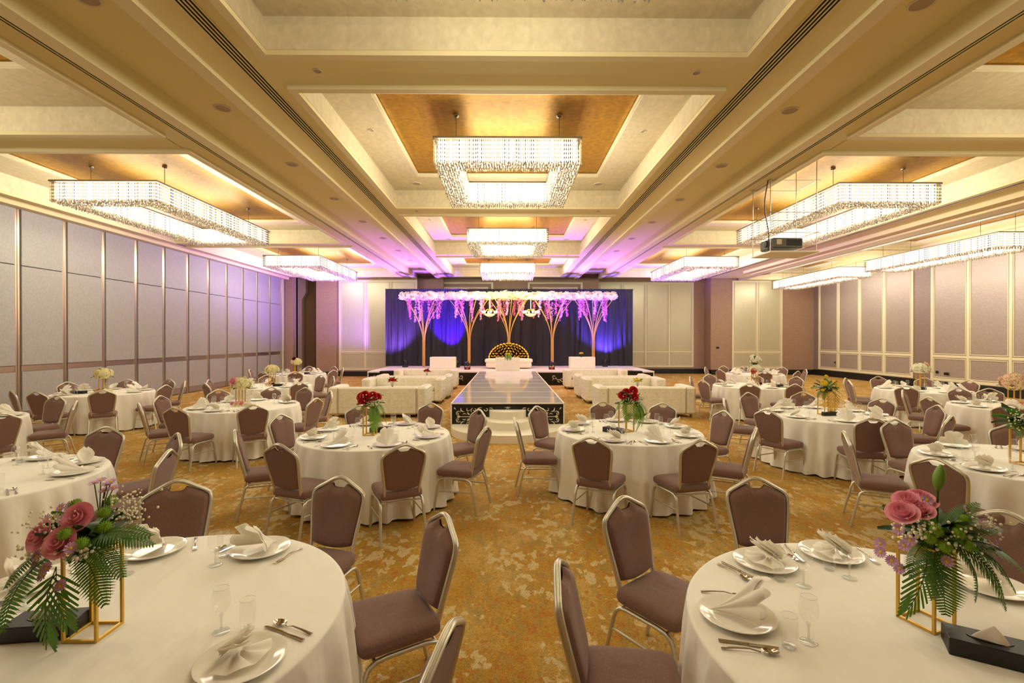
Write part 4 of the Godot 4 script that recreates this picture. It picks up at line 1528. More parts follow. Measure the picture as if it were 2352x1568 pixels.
func cloth_mesh(sd: int) -> MB:
	var b := MB.new()
	var r := RandomNumberGenerator.new()
	r.seed = sd
	var cnt := 264
	var amp := PackedFloat32Array()
	amp.resize(cnt)
	var folds := []
	var a0 := 0.0
	while a0 < TAU2: # folds of unequal width and depth round the edge
		var wd := r.randf_range(0.16, 0.34)
		folds.append([a0 + wd / 2, wd, r.randf_range(0.35, 1.0), r.randf_range(-0.05, 0.05)])
		a0 += wd
	for j in cnt:
		var a := TAU2 * j / cnt
		var s := 0.0
		for f in folds:
			var d: float = wrapf(a - f[0], -PI, PI) / (f[1] * 0.5)
			if absf(d) < 1.0:
				s += f[2] * 0.5 * (1.0 + cos(PI * d))
		amp[j] = s
	var nf := noise(0.5, sd)
	var rows := []
	for rr in [0.0, 0.3, 0.6, 0.82, 0.882, 0.894]:
		var row := PackedVector3Array()
		for j in cnt:
			var a := TAU2 * j / cnt
			row.append(Vector3(sin(a) * rr, 0.765 - (0.004 if rr > 0.89 else 0.0), cos(a) * rr))
		rows.append(row)
	for i in 17:
		var f := i / 16.0
		var row := PackedVector3Array()
		for j in cnt:
			var a := TAU2 * j / cnt
			var hem := 0.025 + 0.02 * nf.get_noise_2d(sin(a) * 6.0, cos(a) * 6.0)
			var y := lerpf(0.752, hem, f)
			var dep := pow(f, 0.6)
			var lean: float = 0.03 * sin(a * 3.0 + sd) * f
			var rad := 0.900 + 0.012 * minf(1.0, f * 6.0) + dep * (0.10 * amp[j] - 0.03 + 0.05 * f) * 1.0
			row.append(Vector3(sin(a + lean * 0.4) * rad, y, cos(a + lean * 0.4) * rad))
		rows.append(row)
	b.grid(rows, true, false)
	return b

func table_master() -> Node3D:
	var o := master("banquet_table", "table")
	var b := MB.new()
	b.lathe([[0.0, 0.725], [0.885, 0.725], [0.888, 0.735], [0.888, 0.752], [0.88, 0.758], [0.0, 0.758]], 48)
	obj("tabletop", b, M.table_wood, o)
	for k in 4:
		var a := TAU2 * (k + 0.5) / 4
		var d := Vector3(cos(a), 0, sin(a))
		b = MB.new()
		b.bar(d * 0.55 + Vector3(0, 0.725, 0), d * 0.68 + Vector3(0, 0.02, 0), 0.016, 8)
		b.lathe([[0.0, 0.0], [0.022, 0.0], [0.022, 0.03], [0.0, 0.032]], 8, d * 0.68)
		obj("leg", b, M.black, o)
	return o

# a napkin folded to a pleated cone that lies on its side, mouth to +z
func napkin_mesh(sd: int) -> MB:
	var r := RandomNumberGenerator.new()
	r.seed = sd
	var b := MB.new()
	var pl := r.randi_range(4, 6)
	for layer in 2:
		var rows := []
		var sc := 1.0 - 0.12 * layer
		for i in 15:
			var u := i / 14.0
			var row := PackedVector3Array()
			for j in 49:
				var w := -1.0 + 2.0 * j / 48.0
				var ph := w * (1.75 + 0.1 * layer) # angle from the crest
				var pleat := pow(absf(sin(w * pl * 1.5 + sd)), 1.4)
				var open := lerpf(0.30, 0.58, u) + 0.04 * pleat
				var len_ := 0.225 * sc * (1.0 - 0.20 * pow(absf(w), 2.0)) * (0.84 + 0.2 * pleat * u + (0.12 * exp(-pow((w - 0.15) / 0.12, 2.0)) * u if layer == 0 else 0.0))
				var rad := u * len_ * tan(open) * (0.86 + 0.26 * pleat * u) * (1.0 - 0.35 * u * (1.0 - exp(-absf(w) * 2.0)) * 0.4)
				rad = minf(rad, 0.125)
				var y := maxf(cos(ph) * rad * 1.12, -0.004) + 0.012 + 0.028 * u
				if absf(ph) > 1.5:
					y = maxf(y, 0.014)
				row.append(Vector3(sin(ph) * rad * 0.95, y, -0.11 + u * len_))
			rows.append(row)
		b.grid(rows)
	return b

func fan_napkin_mesh(sd: int) -> MB: # a standing fan of pleats swept to one side
	var r := RandomNumberGenerator.new()
	r.seed = sd
	var b := MB.new()
	for leaf in 5:
		var f := leaf / 4.0
		var yaw := lerpf(-0.55, 0.5, f)
		var lean := lerpf(0.95, 0.45, f)
		var tall := lerpf(0.14, 0.20, sin(f * PI * 0.8)) * r.randf_range(0.92, 1.08)
		var rows := []
		for i in 11:
			var u := i / 10.0
			var row := PackedVector3Array()
			for j in 13:
				var w := -1.0 + j / 6.0
				var wide := 0.055 * pow(sin(PI * clampf(0.12 + u * 0.86, 0, 1)), 0.7)
				var bow := 0.03 * (1.0 - w * w) * sin(PI * u)
				var dist := u * tall
				var p := Vector3(w * wide, 0.016 + dist * sin(1.1 * (1.0 - 0.35 * u)) * (1.0 - 0.12 * absf(w)), -0.09 + dist * lean + bow)
				row.append(Basis(Vector3.UP, yaw) * p + Vector3(lerpf(-0.03, 0.03, f), 0, 0))
			rows.append(row)
		b.grid(rows)
	# folded foot that spreads on the plate
	var foot := []
	for i in 7:
		var u := i / 6.0
		var row := PackedVector3Array()
		for j in 21:
			var a := -1.3 + 2.6 * j / 20.0
			var rad := 0.02 + u * 0.10
			row.append(Vector3(sin(a) * rad, 0.018 + 0.018 * absf(sin(a * 4.0)) * (1.0 - u * 0.5), 0.0 + cos(a) * rad * 0.9 - 0.03))
		foot.append(row)
	b.grid(foot)
	return b

func glass_thing(called: String, prof: Array) -> Node3D:
	var o := master(called, "glass")
	var b := MB.new()
	b.lathe(prof, 24)
	obj("bowl" if called == "wine_glass" else "body", b, M.glass, o)
	return o

func cutlery(kind: String) -> Node3D:
	var o := master(kind, "cutlery")
	var b := MB.new()
	# handle towards +z
	if kind == "table_knife":
		b.tube(PackedVector3Array([Vector3(0, 0.006, -0.01), Vector3(0, 0.006, 0.03), Vector3(0, 0.006, 0.10)]), [0.005, 0.006, 0.008], 8, 0.004)
		obj("handle", b, M.cutlery, o)
		b = MB.new()
		b.prism(PackedVector2Array([Vector2(-0.006, 0), Vector2(0.008, 0), Vector2(0.009, 0.07), Vector2(0.004, 0.11), Vector2(-0.005, 0.115), Vector2(-0.006, 0.06)]), 0.0025, Transform3D(Basis(Vector3.RIGHT, Vector3.FORWARD, Vector3.UP), Vector3(0, 0.004, 0.0)))
		obj("blade", b, M.cutlery, o)
	else:
		b.tube(PackedVector3Array([Vector3(0, 0.004, -0.04), Vector3(0, 0.012, 0.0), Vector3(0, 0.010, 0.05), Vector3(0, 0.005, 0.10)]), [0.003, 0.0035, 0.005, 0.009], 8, 0.0025)
		obj("handle", b, M.cutlery, o)
		b = MB.new()
		if kind == "table_spoon":
			var rows := []
			for i in 7:
				var f := i / 6.0
				var row := PackedVector3Array()
				for j in 16:
					var a := TAU2 * j / 16
					row.append(Vector3(cos(a) * 0.020 * f, 0.003 + 0.009 * f * f, -0.07 + sin(a) * (0.034 if sin(a) < 0 else 0.031) * f))
				rows.append(row)
			b.grid(rows, true, true)
			obj("spoon_bowl", b, M.cutlery, o)
		else:
			for k in 4:
				var x := -0.009 + k * 0.006
				b.tube(PackedVector3Array([Vector3(x * 0.8, 0.004, -0.06), Vector3(x, 0.003, -0.085), Vector3(x, 0.008, -0.105)]), [0.0022, 0.002, 0.001], 5, 0.0015)
			b.rbox(Vector3(0, 0.004, -0.052), Vector3(0.022, 0.003, 0.03), 0.001)
			obj("tines", b, M.cutlery, o)
	return o

func in_frame(p: Vector3) -> bool:
	var d := -p.z
	if d < 0.6:
		return false
	var x := 1167.0 + 1111.0 * p.x / d
	var y := 778.0 - 1111.0 * (p.y - 1.93) / d
	return x > -70.0 and x < 2420.0 and y < 1640.0

const SIDES := ["side away from the stage", "side-bay corner away from the stage", "side-bay side", "stage and side-bay corner", "stage side", "stage and partition corner", "partition side", "partition corner away from the stage"]

func side_of(a: float) -> String: # which side of a round table, by the room's own landmarks
	return SIDES[posmod(int(round(a / (PI / 4))), 8)]

func tables_and_chairs() -> void:
	var table := table_master()
	var chair := chair_master()
	var cloths := []
	for k in 4:
		cloths.append(cloth_mesh(11 + k * 7).mesh(M.cloth))
	var plate := master("dinner_plate", "plate")
	var b := MB.new()
	b.lathe([[0.0, 0.0], [0.085, 0.0], [0.09, 0.003], [0.15, 0.021], [0.153, 0.0235], [0.150, 0.025], [0.135, 0.021], [0.095, 0.008], [0.085, 0.007], [0.0, 0.007]], 56)
	obj("dish", b, M.china, plate)
	var napkins := []
	for k in 4:
		var nk := master("folded_napkin", "napkin")
		obj("folds", napkin_mesh(3 + k * 5) if k < 2 else fan_napkin_mesh(8 + k), M.napkin, nk)
		napkins.append(nk)
	var goblet := master("wine_glass", "glass")
	b = MB.new()
	b.lathe([[0.0, 0.072], [0.008, 0.074], [0.022, 0.086], [0.033, 0.105], [0.0365, 0.125], [0.034, 0.150], [0.028, 0.175]], 24)
	obj("bowl", b, M.glass, goblet)
	b = MB.new()
	b.lathe([[0.0275, 0.1745], [0.0285, 0.1755], [0.0275, 0.1765]], 24)
	obj("rim", b, M.glass_rim, goblet)
	b = MB.new()
	b.lathe([[0.0, 0.0], [0.033, 0.001], [0.030, 0.004], [0.010, 0.008], [0.0045, 0.016], [0.004, 0.05], [0.006, 0.066], [0.010, 0.074]], 20)
	obj("stem_and_foot", b, M.glass_solid, goblet)
	var tumbler := master("water_tumbler", "glass")
	b = MB.new()
	b.lathe([[0.0, 0.004], [0.022, 0.005], [0.027, 0.02], [0.031, 0.055], [0.031, 0.09], [0.0285, 0.122]], 24)
	obj("body", b, M.glass, tumbler)
	b = MB.new()
	b.lathe([[0.0, 0.0], [0.022, 0.0], [0.025, 0.006], [0.022, 0.011], [0.0, 0.009]], 24)
	obj("heavy_base", b, M.glass_solid, tumbler)
	b = MB.new()
	b.lathe([[0.028, 0.1215], [0.029, 0.1225], [0.028, 0.1235]], 24)
	obj("rim", b, M.glass_rim, tumbler)
	var knife := cutlery("table_knife")
	var spoon := cutlery("table_spoon")
	var fork := cutlery("table_fork")
	for ti in TABLES.size():
		var T: Dictionary = TABLES[ti]
		var c := Vector3(T.c.x, 0, T.c.y)
		var d: String = T.d
		var far := -c.z > 9.5
		place(table, c, rng.randf(), "round folding table under the white cloth, " + d, "round tables under cloths")
		var cl := put("tablecloth", cloths[ti % 4])
		cl.position = c
		cl.rotation.y = rng.randf() * TAU2
		tag(cl, "floor-length white tablecloth on the " + d, "tablecloth", "white tablecloths")
		var used := []
		for q in T.chairs:
			var ap := Vector3(q[0], 0, q[1])
			var dir := (c - ap).normalized()
			place(chair, ap + dir * 0.315, atan2(dir.x, dir.z), "mauve banquet chair, " + side_of(atan2(-dir.x, -dir.z)) + ", " + d, "chairs at the " + d)
			used.append(atan2(-dir.x, -dir.z))
		var laid := []
		if ti == 0:
			laid = [68.0, 158.0, -154.0, -111.0, 20.0]
		elif ti == 1:
			laid = [-102.0, -153.0, 173.0, 122.0, -60.0]
		for s in (8 if laid.is_empty() else laid.size()):
			var slot: float = used[0] + TAU2 * s / 8.0 if laid.is_empty() else deg_to_rad(laid[s])
			for u in (used if laid.is_empty() else []):
				if absf(wrapf(u - slot, -PI, PI)) < 0.4:
					slot = u
			var j := rng.randf_range(-0.05, 0.05) if laid.is_empty() else 0.0
			setting(c, slot + j, d, plate, napkins, goblet, tumbler, knife, spoon, fork, far)
	centrepieces()

func setting(c: Vector3, a: float, d: String, plate: Node3D, napkins: Array, goblet: Node3D, tumbler: Node3D, knife: Node3D, spoon: Node3D, fork: Node3D, far: bool) -> void:
	var o := Vector3(sin(a), 0, cos(a))
	var r := Vector3(cos(a), 0, -sin(a))
	var y := Vector3(0, TOP, 0)
	var at := c + y + o * rng.randf_range(0.70, 0.73)
	if not in_frame(at):
		return
	var sd := side_of(a) + ", " + d
	place(plate, at, a, "white dinner plate, " + sd, "plates on the " + d)
	var k := rng.randi_range(0, 3)
	place(napkins[k], at + Vector3(0, 0.004, 0), a + PI + rng.randf_range(-0.9, 0.9) if k < 2 else a + rng.randf_range(-2.0, 2.0), "white " + ("cone" if k < 2 else "fan") + "-folded napkin, " + sd, "folded napkins on the " + d)
	var g := c + y + o * rng.randf_range(0.46, 0.50) + r * rng.randf_range(0.03, 0.12)
	place(goblet, g, rng.randf() * 6.0, "stemmed wine glass, " + sd, "wine glasses on the " + d)
	place(tumbler, g + o * 0.085 + r * 0.05, rng.randf() * 6.0, "clear water tumbler, " + sd, "tumblers on the " + d)
	if far:
		return
	place(knife, at + r * 0.185 + o * 0.01, a + rng.randf_range(-0.08, 0.08), "steel table knife, " + sd, "knives on the " + d)
	place(spoon, at + r * 0.225 + o * 0.01, a + rng.randf_range(-0.08, 0.08), "steel table spoon, " + sd, "spoons on the " + d)
	place(fork, at - r * 0.19 + o * 0.01, a + rng.randf_range(-0.1, 0.1), "steel table fork, " + sd, "forks on the " + d)

# ---------------------------------------------------------------- flowers
var FM := {} # flower meshes, made once

func rose_mesh(m: Material) -> Mesh: # about 1 unit in radius, opening to +y
	var b := MB.new()
	var r := RandomNumberGenerator.new()
	r.seed = 5
	for ring in 5:
		var cnt: int = [3, 4, 5, 5, 6][ring]
		var rad: float = [0.16, 0.34, 0.52, 0.72, 0.92][ring]
		var tall: float = [0.95, 0.92, 0.85, 0.72, 0.52][ring]
		var curl: float = [-0.1, 0.0, 0.10, 0.22, 0.36][ring]
		for k in cnt:
			var a0 := TAU2 * (k + 0.37 * ring) / cnt + r.randf_range(-0.1, 0.1)
			var wide := TAU2 / cnt * 0.78
			var rows := []
			for i in 6:
				var u := i / 5.0
				var row := PackedVector3Array()
				for j in 7:
					var w := -1.0 + j / 3.0
					var a := a0 + w * wide * (0.45 + 0.55 * sin(PI * 0.5 * minf(1.0, u * 1.6)))
					var rr := rad * (0.35 + 0.65 * sin(u * PI * 0.55)) + curl * u * u
					var y := tall * u * (1.0 - 0.16 * w * w * u) - (curl * 0.35 * u * u * u)
					row.append(Vector3(cos(a) * rr, y, sin(a) * rr))
				rows.append(row)
			b.grid(rows)
	b.ball(Vector3(0, 0.25, 0), Vector3(0.5, 0.35, 0.5), 8, 5)
	return b.mesh(m)

func mum_mesh(m: Material) -> Mesh: # button chrysanthemum: a dome of short petals
	var b := MB.new()
	b.ball(Vector3(0, 0.1, 0), Vector3(0.8, 0.5, 0.8), 12, 6)
	for ring in 5:
		var el := PI * 0.5 * (0.08 + ring * 0.2)
		var cnt: int = [18, 16, 13, 9, 5][ring]
		for k in cnt:
			var a := TAU2 * (k + 0.5 * (ring % 2)) / cnt
			var d := Vector3(cos(a) * cos(el), sin(el) * 0.75, sin(a) * cos(el))
			var s := Vector3(-sin(a), 0, cos(a)) * 0.11
			var up := d.cross(s).normalized() * 0.05
			b.tri(d * 0.62 - s, d * 0.62 + s, d * 1.06 + up, d + Vector3.UP)
			b.tri(d * 0.62 - s, d * 0.62 + s, d * 1.06 - up, -d + Vector3.UP)
	return b.mesh(m)

func daisy_mesh(m: Material, petals := 16) -> Mesh:
	var b := MB.new()
	for k in petals:
		var bs := Basis(Vector3.UP, TAU2 * k / petals)
		var lift := 0.10 if k % 2 == 0 else 0.2
		b.quad(bs * Vector3(0.15, 0.02, -0.05), bs * Vector3(0.7, lift, -0.17), bs * Vector3(1.0, lift * 0.9, 0.0), bs * Vector3(0.7, lift, 0.17), Vector3.UP)
		b.tri(bs * Vector3(0.15, 0.02, -0.05), bs * Vector3(0.7, lift, 0.17), bs * Vector3(0.15, 0.02, 0.05), Vector3.UP)
	return b.mesh(m)

func eye_mesh(m: Material) -> Mesh:
	var b := MB.new()
	b.ball(Vector3(0, 0.06, 0), Vector3(0.26, 0.12, 0.26), 8, 5)
	return b.mesh(m)

# fern frond from the origin along +z, drooping, length 1
func fern_mesh(m: Material, droop: float, sd: int) -> Mesh:
	var b := MB.new()
	var path := PackedVector3Array()
	for i in 13:
		var f := i / 12.0
		path.append(Vector3(0, 0.12 * sin(f * PI) - droop * f * f, f * (1.0 - 0.35 * droop * f)))
	b.tube(path, [0.010, 0.010, 0.009, 0.009, 0.008, 0.008, 0.007, 0.006, 0.005, 0.005, 0.004, 0.003, 0.002], 4)
	for i in 23:
		var f := 0.06 + 0.92 * i / 22.0
		var p := path[int(f * 12)].lerp(path[mini(12, int(f * 12) + 1)], fmod(f * 12.0, 1.0))
		var dir := (path[mini(12, int(f * 12) + 1)] - path[maxi(0, int(f * 12))]).normalized()
		var ln := 0.25 * pow(sin(PI * clampf(0.14 + f * 0.84, 0, 1)), 0.8)
		for s in [-1.0, 1.0]:
			var side := Vector3(s, 0, 0)
			var tip := p + side * ln + dir * ln * 0.45 - Vector3(0, ln * 0.18, 0)
			var w := dir * 0.016
			var mid := p.lerp(tip, 0.5) + Vector3(0, 0.015, 0)
			b.quad(p - w, p + w, mid + w * 1.15, mid - w * 1.0, Vector3.UP)
			b.tri(mid - w * 1.0, mid + w * 1.15, tip, Vector3.UP)
			for q in 2: # toothed edge
				var e := p.lerp(tip, 0.25 + q * 0.3)
				b.tri(e, e + side * 0.028, e + side * 0.02 + w * 2.0, Vector3.UP)
	return b.mesh(m)

# palm leaf from the origin along +z: straight blades cut blunt
func palm_mesh(m: Material, droop: float) -> Mesh:
	var b := MB.new()
	var path := PackedVector3Array()
	for i in 11:
		var f := i / 10.0
		path.append(Vector3(0, 0.06 * sin(f * PI) - droop * f * f, f * (1.0 - 0.3 * droop * f)))
	b.tube(path, 0.009, 4)
	for i in 10:
		var f := 0.12 + 0.86 * i / 9.0
		var p := path[int(f * 10)].lerp(path[mini(10, int(f * 10) + 1)], fmod(f * 10.0, 1.0))
		var dir := (path[mini(10, int(f * 10) + 1)] - path[int(f * 10) if f < 0.99 else 9]).normalized()
		var ln := 0.44 * (1.0 - 0.45 * f * f)
		for s in [-1.0, 1.0]:
			var go := (Vector3(s * (1.0 - 0.55 * f), -0.12, 0) + dir * (0.75 + 0.5 * f)).normalized()
			var w := dir.cross(Vector3.UP).cross(go).normalized() * 0.026 if f < 0.95 else Vector3(0.02, 0, 0)
			w = (dir - go * dir.dot(go)).normalized() * 0.024
			var q := p + go * ln
			b.quad(p - w * 0.4, p + w * 0.4, p + go * ln * 0.45 + w, p + go * ln * 0.45 - w, Vector3.UP)
			b.quad(p + go * ln * 0.45 - w, p + go * ln * 0.45 + w, q + w * 0.9, q - w * 0.5, Vector3.UP)
	return b.mesh(m)

func leaf_mesh(m: Material) -> Mesh: # broad leaf along +z, length 1
	var b := MB.new()
	var rows := []
	for i in 8:
		var f := i / 7.0
		var w := 0.26 * pow(sin(PI * clampf(f * 0.97 + 0.02, 0, 1)), 0.8)
		rows.append(PackedVector3Array([Vector3(-w, 0.05 * f, f), Vector3(-w * 0.5, -0.02 + 0.1 * sin(f * 3.0) * 0.4, f), Vector3(0, -0.03, f), Vector3(w * 0.5, -0.02 + 0.1 * sin(f * 3.0) * 0.4, f), Vector3(w, 0.05 * f, f)]))
	b.grid(rows)
	return b.mesh(m)

func aim(d: Vector3, roll := 0.0) -> Basis: # +y to d
	return Basis(Quaternion(Vector3.UP, d.normalized())) * Basis(Vector3.UP, roll)

func lay(d: Vector3, roll := 0.0) -> Basis: # +z to d
	d = d.normalized()
	var x := Vector3.UP.cross(d)
	if x.length() < 0.1:
		x = Vector3.RIGHT
	x = x.normalized()
	return Basis(x, d.cross(x), d) * Basis(Vector3.BACK, roll)

func stick(called: String, m: Mesh, parent: Node, at: Vector3, b: Basis, s: float) -> MeshInstance3D:
	var o := put(called, m, parent)
	o.transform = Transform3D(b * Basis.from_scale(Vector3(s, s, s)), at)
	return o

func flower_meshes() -> void:
	for c in ["pink", "red", "peach", "coral", "wine"]:
		FM["rose_" + c] = rose_mesh(M[c])
	FM.mum_green = mum_mesh(M.green_mum)
	FM.mum_yellow = mum_mesh(M.yellow)
	FM.daisy_lilac = daisy_mesh(M.lilac)
	FM.daisy_white = daisy_mesh(M.white_petal)
	FM.eye = eye_mesh(M.yellow)
	FM.fern = fern_mesh(M.leaf, 0.45, 1)
	FM.fern_low = fern_mesh(M.leaf, 0.15, 2)
	FM.fern_bright = fern_mesh(M.leaf_bright, 0.35, 2)
	FM.palm = palm_mesh(M.leaf, 0.55)
	FM.palm_bright = palm_mesh(M.leaf_bright, 0.3)
	FM.palm_hang = palm_mesh(M.leaf, 0.08)
	FM.palm_gold = palm_mesh(M.gold, 0.1)
	FM.leaf = leaf_mesh(M.leaf_dark)
	FM.leaf2 = leaf_mesh(M.leaf)
	FM.hyd = blossom_mesh(M.cream_petal)
	FM.hyd_white = blossom_mesh(M.white_petal)
	FM.hyd_peach = blossom_mesh(M.peach)
	FM.hyd_coral = blossom_mesh(M.coral)
	var b := MB.new()
	b.ball(Vector3.ZERO, Vector3.ONE, 6, 4)
	FM.dot = b.mesh(M.white_petal)

# open box frame of gilt square bar
func gold_stand(parent: Node3D, w: float, h: float, turn := 0.0, bar := 0.011) -> void:
	var bs := Basis(Vector3.UP, turn)
	for sx in [-1.0, 1.0]:
		for sz in [-1.0, 1.0]:
			var b := MB.new()
			b.rbox(bs * Vector3(sx * w / 2, h / 2, sz * w / 2), Vector3(bar, h, bar), 0.001, bs)
			obj("post", b, M.gold, parent)
	for y in [bar / 2, h - bar / 2]:
		for s in [-1.0, 1.0]:
			for ax in 2:
				var b := MB.new()
				var at := Vector3(0, y, s * w / 2) if ax == 0 else Vector3(s * w / 2, y, 0)
				b.rbox(bs * at, Vector3(w - bar, bar, bar) if ax == 0 else Vector3(bar, bar, w - bar), 0.001, bs)
				obj("rail", b, M.gold, parent)

func breath(parent: Node3D, c: Vector3, rad: Vector3, count: int, s := 0.0042) -> void: # baby's breath
	var where := []
	for k in count:
		var p := c + Vector3(rng.randfn(), rng.randfn(), rng.randfn()) * rad * 0.5
		var q := s * rng.randf_range(0.7, 1.35)
		where.append(Transform3D(Basis.from_scale(Vector3(q, q, q)), p))
	many("babys_breath", FM.dot, where, parent)

# c: bouquet centre above the stand; flowers given as offsets right, up, towards the camera
func daisy(parent: Node3D, kind: String, at: Vector3, d: Vector3, s: float) -> void:
	var o := stick("daisy", FM["daisy_" + kind], parent, at, aim(d, rng.randf() * 6.0), s)
	put("eye", FM.eye, o)

func foliage(o: Node3D, c: Vector3, r: float, count: int, mesh_name := "leaf") -> void:
	for k in count:
		var a := TAU2 * k / count + rng.randf_range(-0.2, 0.2)
		var e := rng.randf_range(-0.35, 0.8)
		var d := Vector3(cos(a) * cos(e), sin(e), sin(a) * cos(e))
		stick("leaf", FM[mesh_name if k % 2 == 0 else "leaf2"], o, c + d * r * 0.25, lay(d, rng.randf_range(-0.6, 0.6)), r * rng.randf_range(0.8, 1.05))

func centrepieces() -> void:
	flower_meshes()
	var y := TOP
	# pink roses, daisies and palm on the gilt frame
	var o := thing("rose_bouquet", "bouquet of pink roses, lilac daisies and palm on a gilt frame stand", "flowers", Vector3(-1.642, y, -1.928))
	gold_stand(o, 0.125, 0.335)
	var c := Vector3(-0.005, 0.41, 0.02)
	var b := MB.new()
	b.ball(c + Vector3(0, -0.03, -0.02), Vector3(0.085, 0.055, 0.085), 12, 8)
	obj("flower_foam", b, M.leaf_dark, o)
	foliage(o, c + Vector3(0, -0.02, 0), 0.125, 24)
	for q in [[-0.105, 0.01, 0.10, 0.046], [0.0, 0.0, 0.135, 0.047], [0.02, 0.075, 0.085, 0.044]]:
		stick("rose", FM.rose_pink, o, c + Vector3(q[0], q[1], q[2] - 0.03), aim(Vector3(q[0] * 3.0, 0.45, 0.75)), q[3])
	for q in [[0.025, 0.04, 0.125], [0.078, 0.002, 0.115], [0.12, 0.042, 0.06], [0.09, 0.085, 0.03], [-0.02, 0.115, 0.03], [0.045, 0.10, -0.06]]:
		stick("button_mum", FM.mum_green, o, c + Vector3(q[0], q[1], q[2]), aim(Vector3(q[0] * 4.0, 0.6, 0.6)), 0.026)
	for q in [[-0.09, -0.045, 0.11, 1], [-0.115, -0.085, 0.09, 0], [-0.075, -0.102, 0.10, 2], [-0.045, -0.085, 0.12, 0], [-0.09, -0.128, 0.09, 0], [0.005, -0.15, 0.12, 0], [0.06, -0.005, 0.14, 0], [-0.13, 0.06, 0.03, 1], [-0.105, 0.09, 0.0, 0], [-0.07, 0.1, 0.0, 1], [-0.145, 0.03, 0.02, 0], [-0.08, 0.07, 0.05, 2], [-0.03, 0.075, 0.07, 0]]:
		daisy(o, "white" if q[3] == 2 else "lilac", c + Vector3(q[0], q[1], q[2]), Vector3(q[0] * 3.0, 0.5, 0.8), 0.024)
	for q in [[0.01, 0.185], [0.035, 0.195], [0.06, 0.18], [0.075, 0.19], [0.05, 0.155], [0.085, 0.165]]:
		daisy(o, "lilac", c + Vector3(q[0], q[1], -0.02), Vector3(q[0], 1.0, 0.3), 0.022)
		b = MB.new()
		b.bar(c + Vector3(0.03, 0.05, -0.02), c + Vector3(q[0], q[1], -0.02), 0.002, 5)
		obj("flower_stalk", b, M.leaf, o)
	breath(o, c + Vector3(0.16, 0.09, 0.0), Vector3(0.07, 0.075, 0.04), 130)
	breath(o, c + Vector3(0.07, -0.045, 0.11), Vector3(0.06, 0.035, 0.03), 70, 0.0052)
	breath(o, c + Vector3(-0.16, -0.045, 0.05), Vector3(0.04, 0.05, 0.03), 60, 0.0052)
	breath(o, c + Vector3(-0.08, 0.06, 0.08), Vector3(0.09, 0.05, 0.03), 60)
	for q in [[0.95, 0.30, 0.1, 0.28], [0.9, -0.25, 0.35, 0.24], [0.7, -0.7, 0.4, 0.26], [-0.8, -0.45, 0.3, 0.22], [-0.62, -0.78, 0.3, 0.34], [0.95, 0.05, -0.2, 0.24]]:
		stick("fern_frond", FM.fern_low, o, c + Vector3(q[0] * 0.04, -0.03, 0.06), lay(Vector3(q[0], q[1], q[2]), 0.3), q[3])
	for q in [[-0.10, -0.98, 0.12, 0.27, 0.1], [0.20, -0.96, 0.10, 0.22, -0.15]]:
		var d := Vector3(q[0], q[1], q[2]).normalized()
		var sx := (Vector3.RIGHT - d * d.x).normalized()
		stick("palm_leaf", FM.palm_hang, o, c + Vector3(-0.03, -0.09, 0.10), Basis(sx, d.cross(sx), d) * Basis(Vector3.BACK, q[4]), q[3])
	# lily bud bouquet
	o = thing("lily_bouquet", "bouquet with a tall green lily bud, pink roses and ferns on a gilt frame stand", "flowers", Vector3(1.72, y, -1.97))
	gold_stand(o, 0.13, 0.335, 0.35)
	c = Vector3(0.0, 0.40, 0.02)
	b = MB.new()
	b.ball(c + Vector3(0, -0.03, -0.02), Vector3(0.09, 0.055, 0.085), 12, 8)
	obj("flower_foam", b, M.leaf_dark, o)
	foliage(o, c + Vector3(0, -0.02, 0), 0.135, 28)
	for q in [[-0.145, 0.065, 0.06, 0.046], [-0.09, 0.095, 0.02, 0.045], [-0.08, 0.075, 0.06, 0.042], [-0.03, 0.10, 0.01, 0.045]]:
		stick("rose", FM.rose_pink, o, c + Vector3(q[0], q[1], q[2] - 0.02), aim(Vector3(q[0] * 3.0, 0.8, 0.35)), q[3])
	for q in [[-0.06, -0.025, 0.13], [0.03, -0.022, 0.13], [0.03, 0.045, 0.10], [0.075, 0.055, 0.07], [-0.075, 0.03, 0.11], [0.0, 0.02, 0.12], [-0.1, -0.0, 0.11]]:
		stick("button_mum", FM.mum_green, o, c + Vector3(q[0], q[1], q[2]), aim(Vector3(q[0] * 3.0, 0.5, 0.7)), 0.027)
	for q in [[-0.15, -0.02, 0.08], [-0.165, -0.045, 0.07], [-0.17, 0.01, 0.05], [-0.25, -0.075, 0.06], [-0.22, -0.1, 0.08], [-0.19, -0.13, 0.08], [-0.235, -0.05, 0.04], [0.17, -0.05, 0.09], [0.205, -0.045, 0.07], [0.15, -0.02, 0.09], [0.17, -0.07, 0.1], [0.1, 0.085, 0.05], [-0.04, 0.12, 0.03], [-0.05, -0.08, 0.13], [0.14, 0.035, 0.07]]:
		daisy(o, "lilac", c + Vector3(q[0], q[1], q[2]), Vector3(q[0] * 4.0, 0.4, 0.6), 0.024)
	b = MB.new()
	var rows := []
	for i in 9:
		var f := i / 8.0
		var row := PackedVector3Array()
		for j in 12:
			var a := TAU2 * j / 12
			var rr := 0.021 * pow(sin(PI * clampf(0.06 + f * 0.9, 0, 1)), 0.7) * (1.0 + 0.10 * cos(a * 3.0))
			row.append(Vector3(cos(a) * rr, f * 0.105, sin(a) * rr))
		rows.append(row)
	b.grid(rows, true, true)
	var bud := obj("lily_bud", b, M.leaf_bright, o)
	bud.position = c + Vector3(0.012, 0.155, 0.02)
	bud.rotation.z = -0.14
	b = MB.new()
	b.bar(c + Vector3(0.01, 0.02, 0.02), c + Vector3(0.013, 0.16, 0.02), 0.004, 6)
	obj("flower_stalk", b, M.leaf, o)
	breath(o, c + Vector3(-0.12, 0.02, 0.09), Vector3(0.09, 0.05, 0.03), 90, 0.0052)
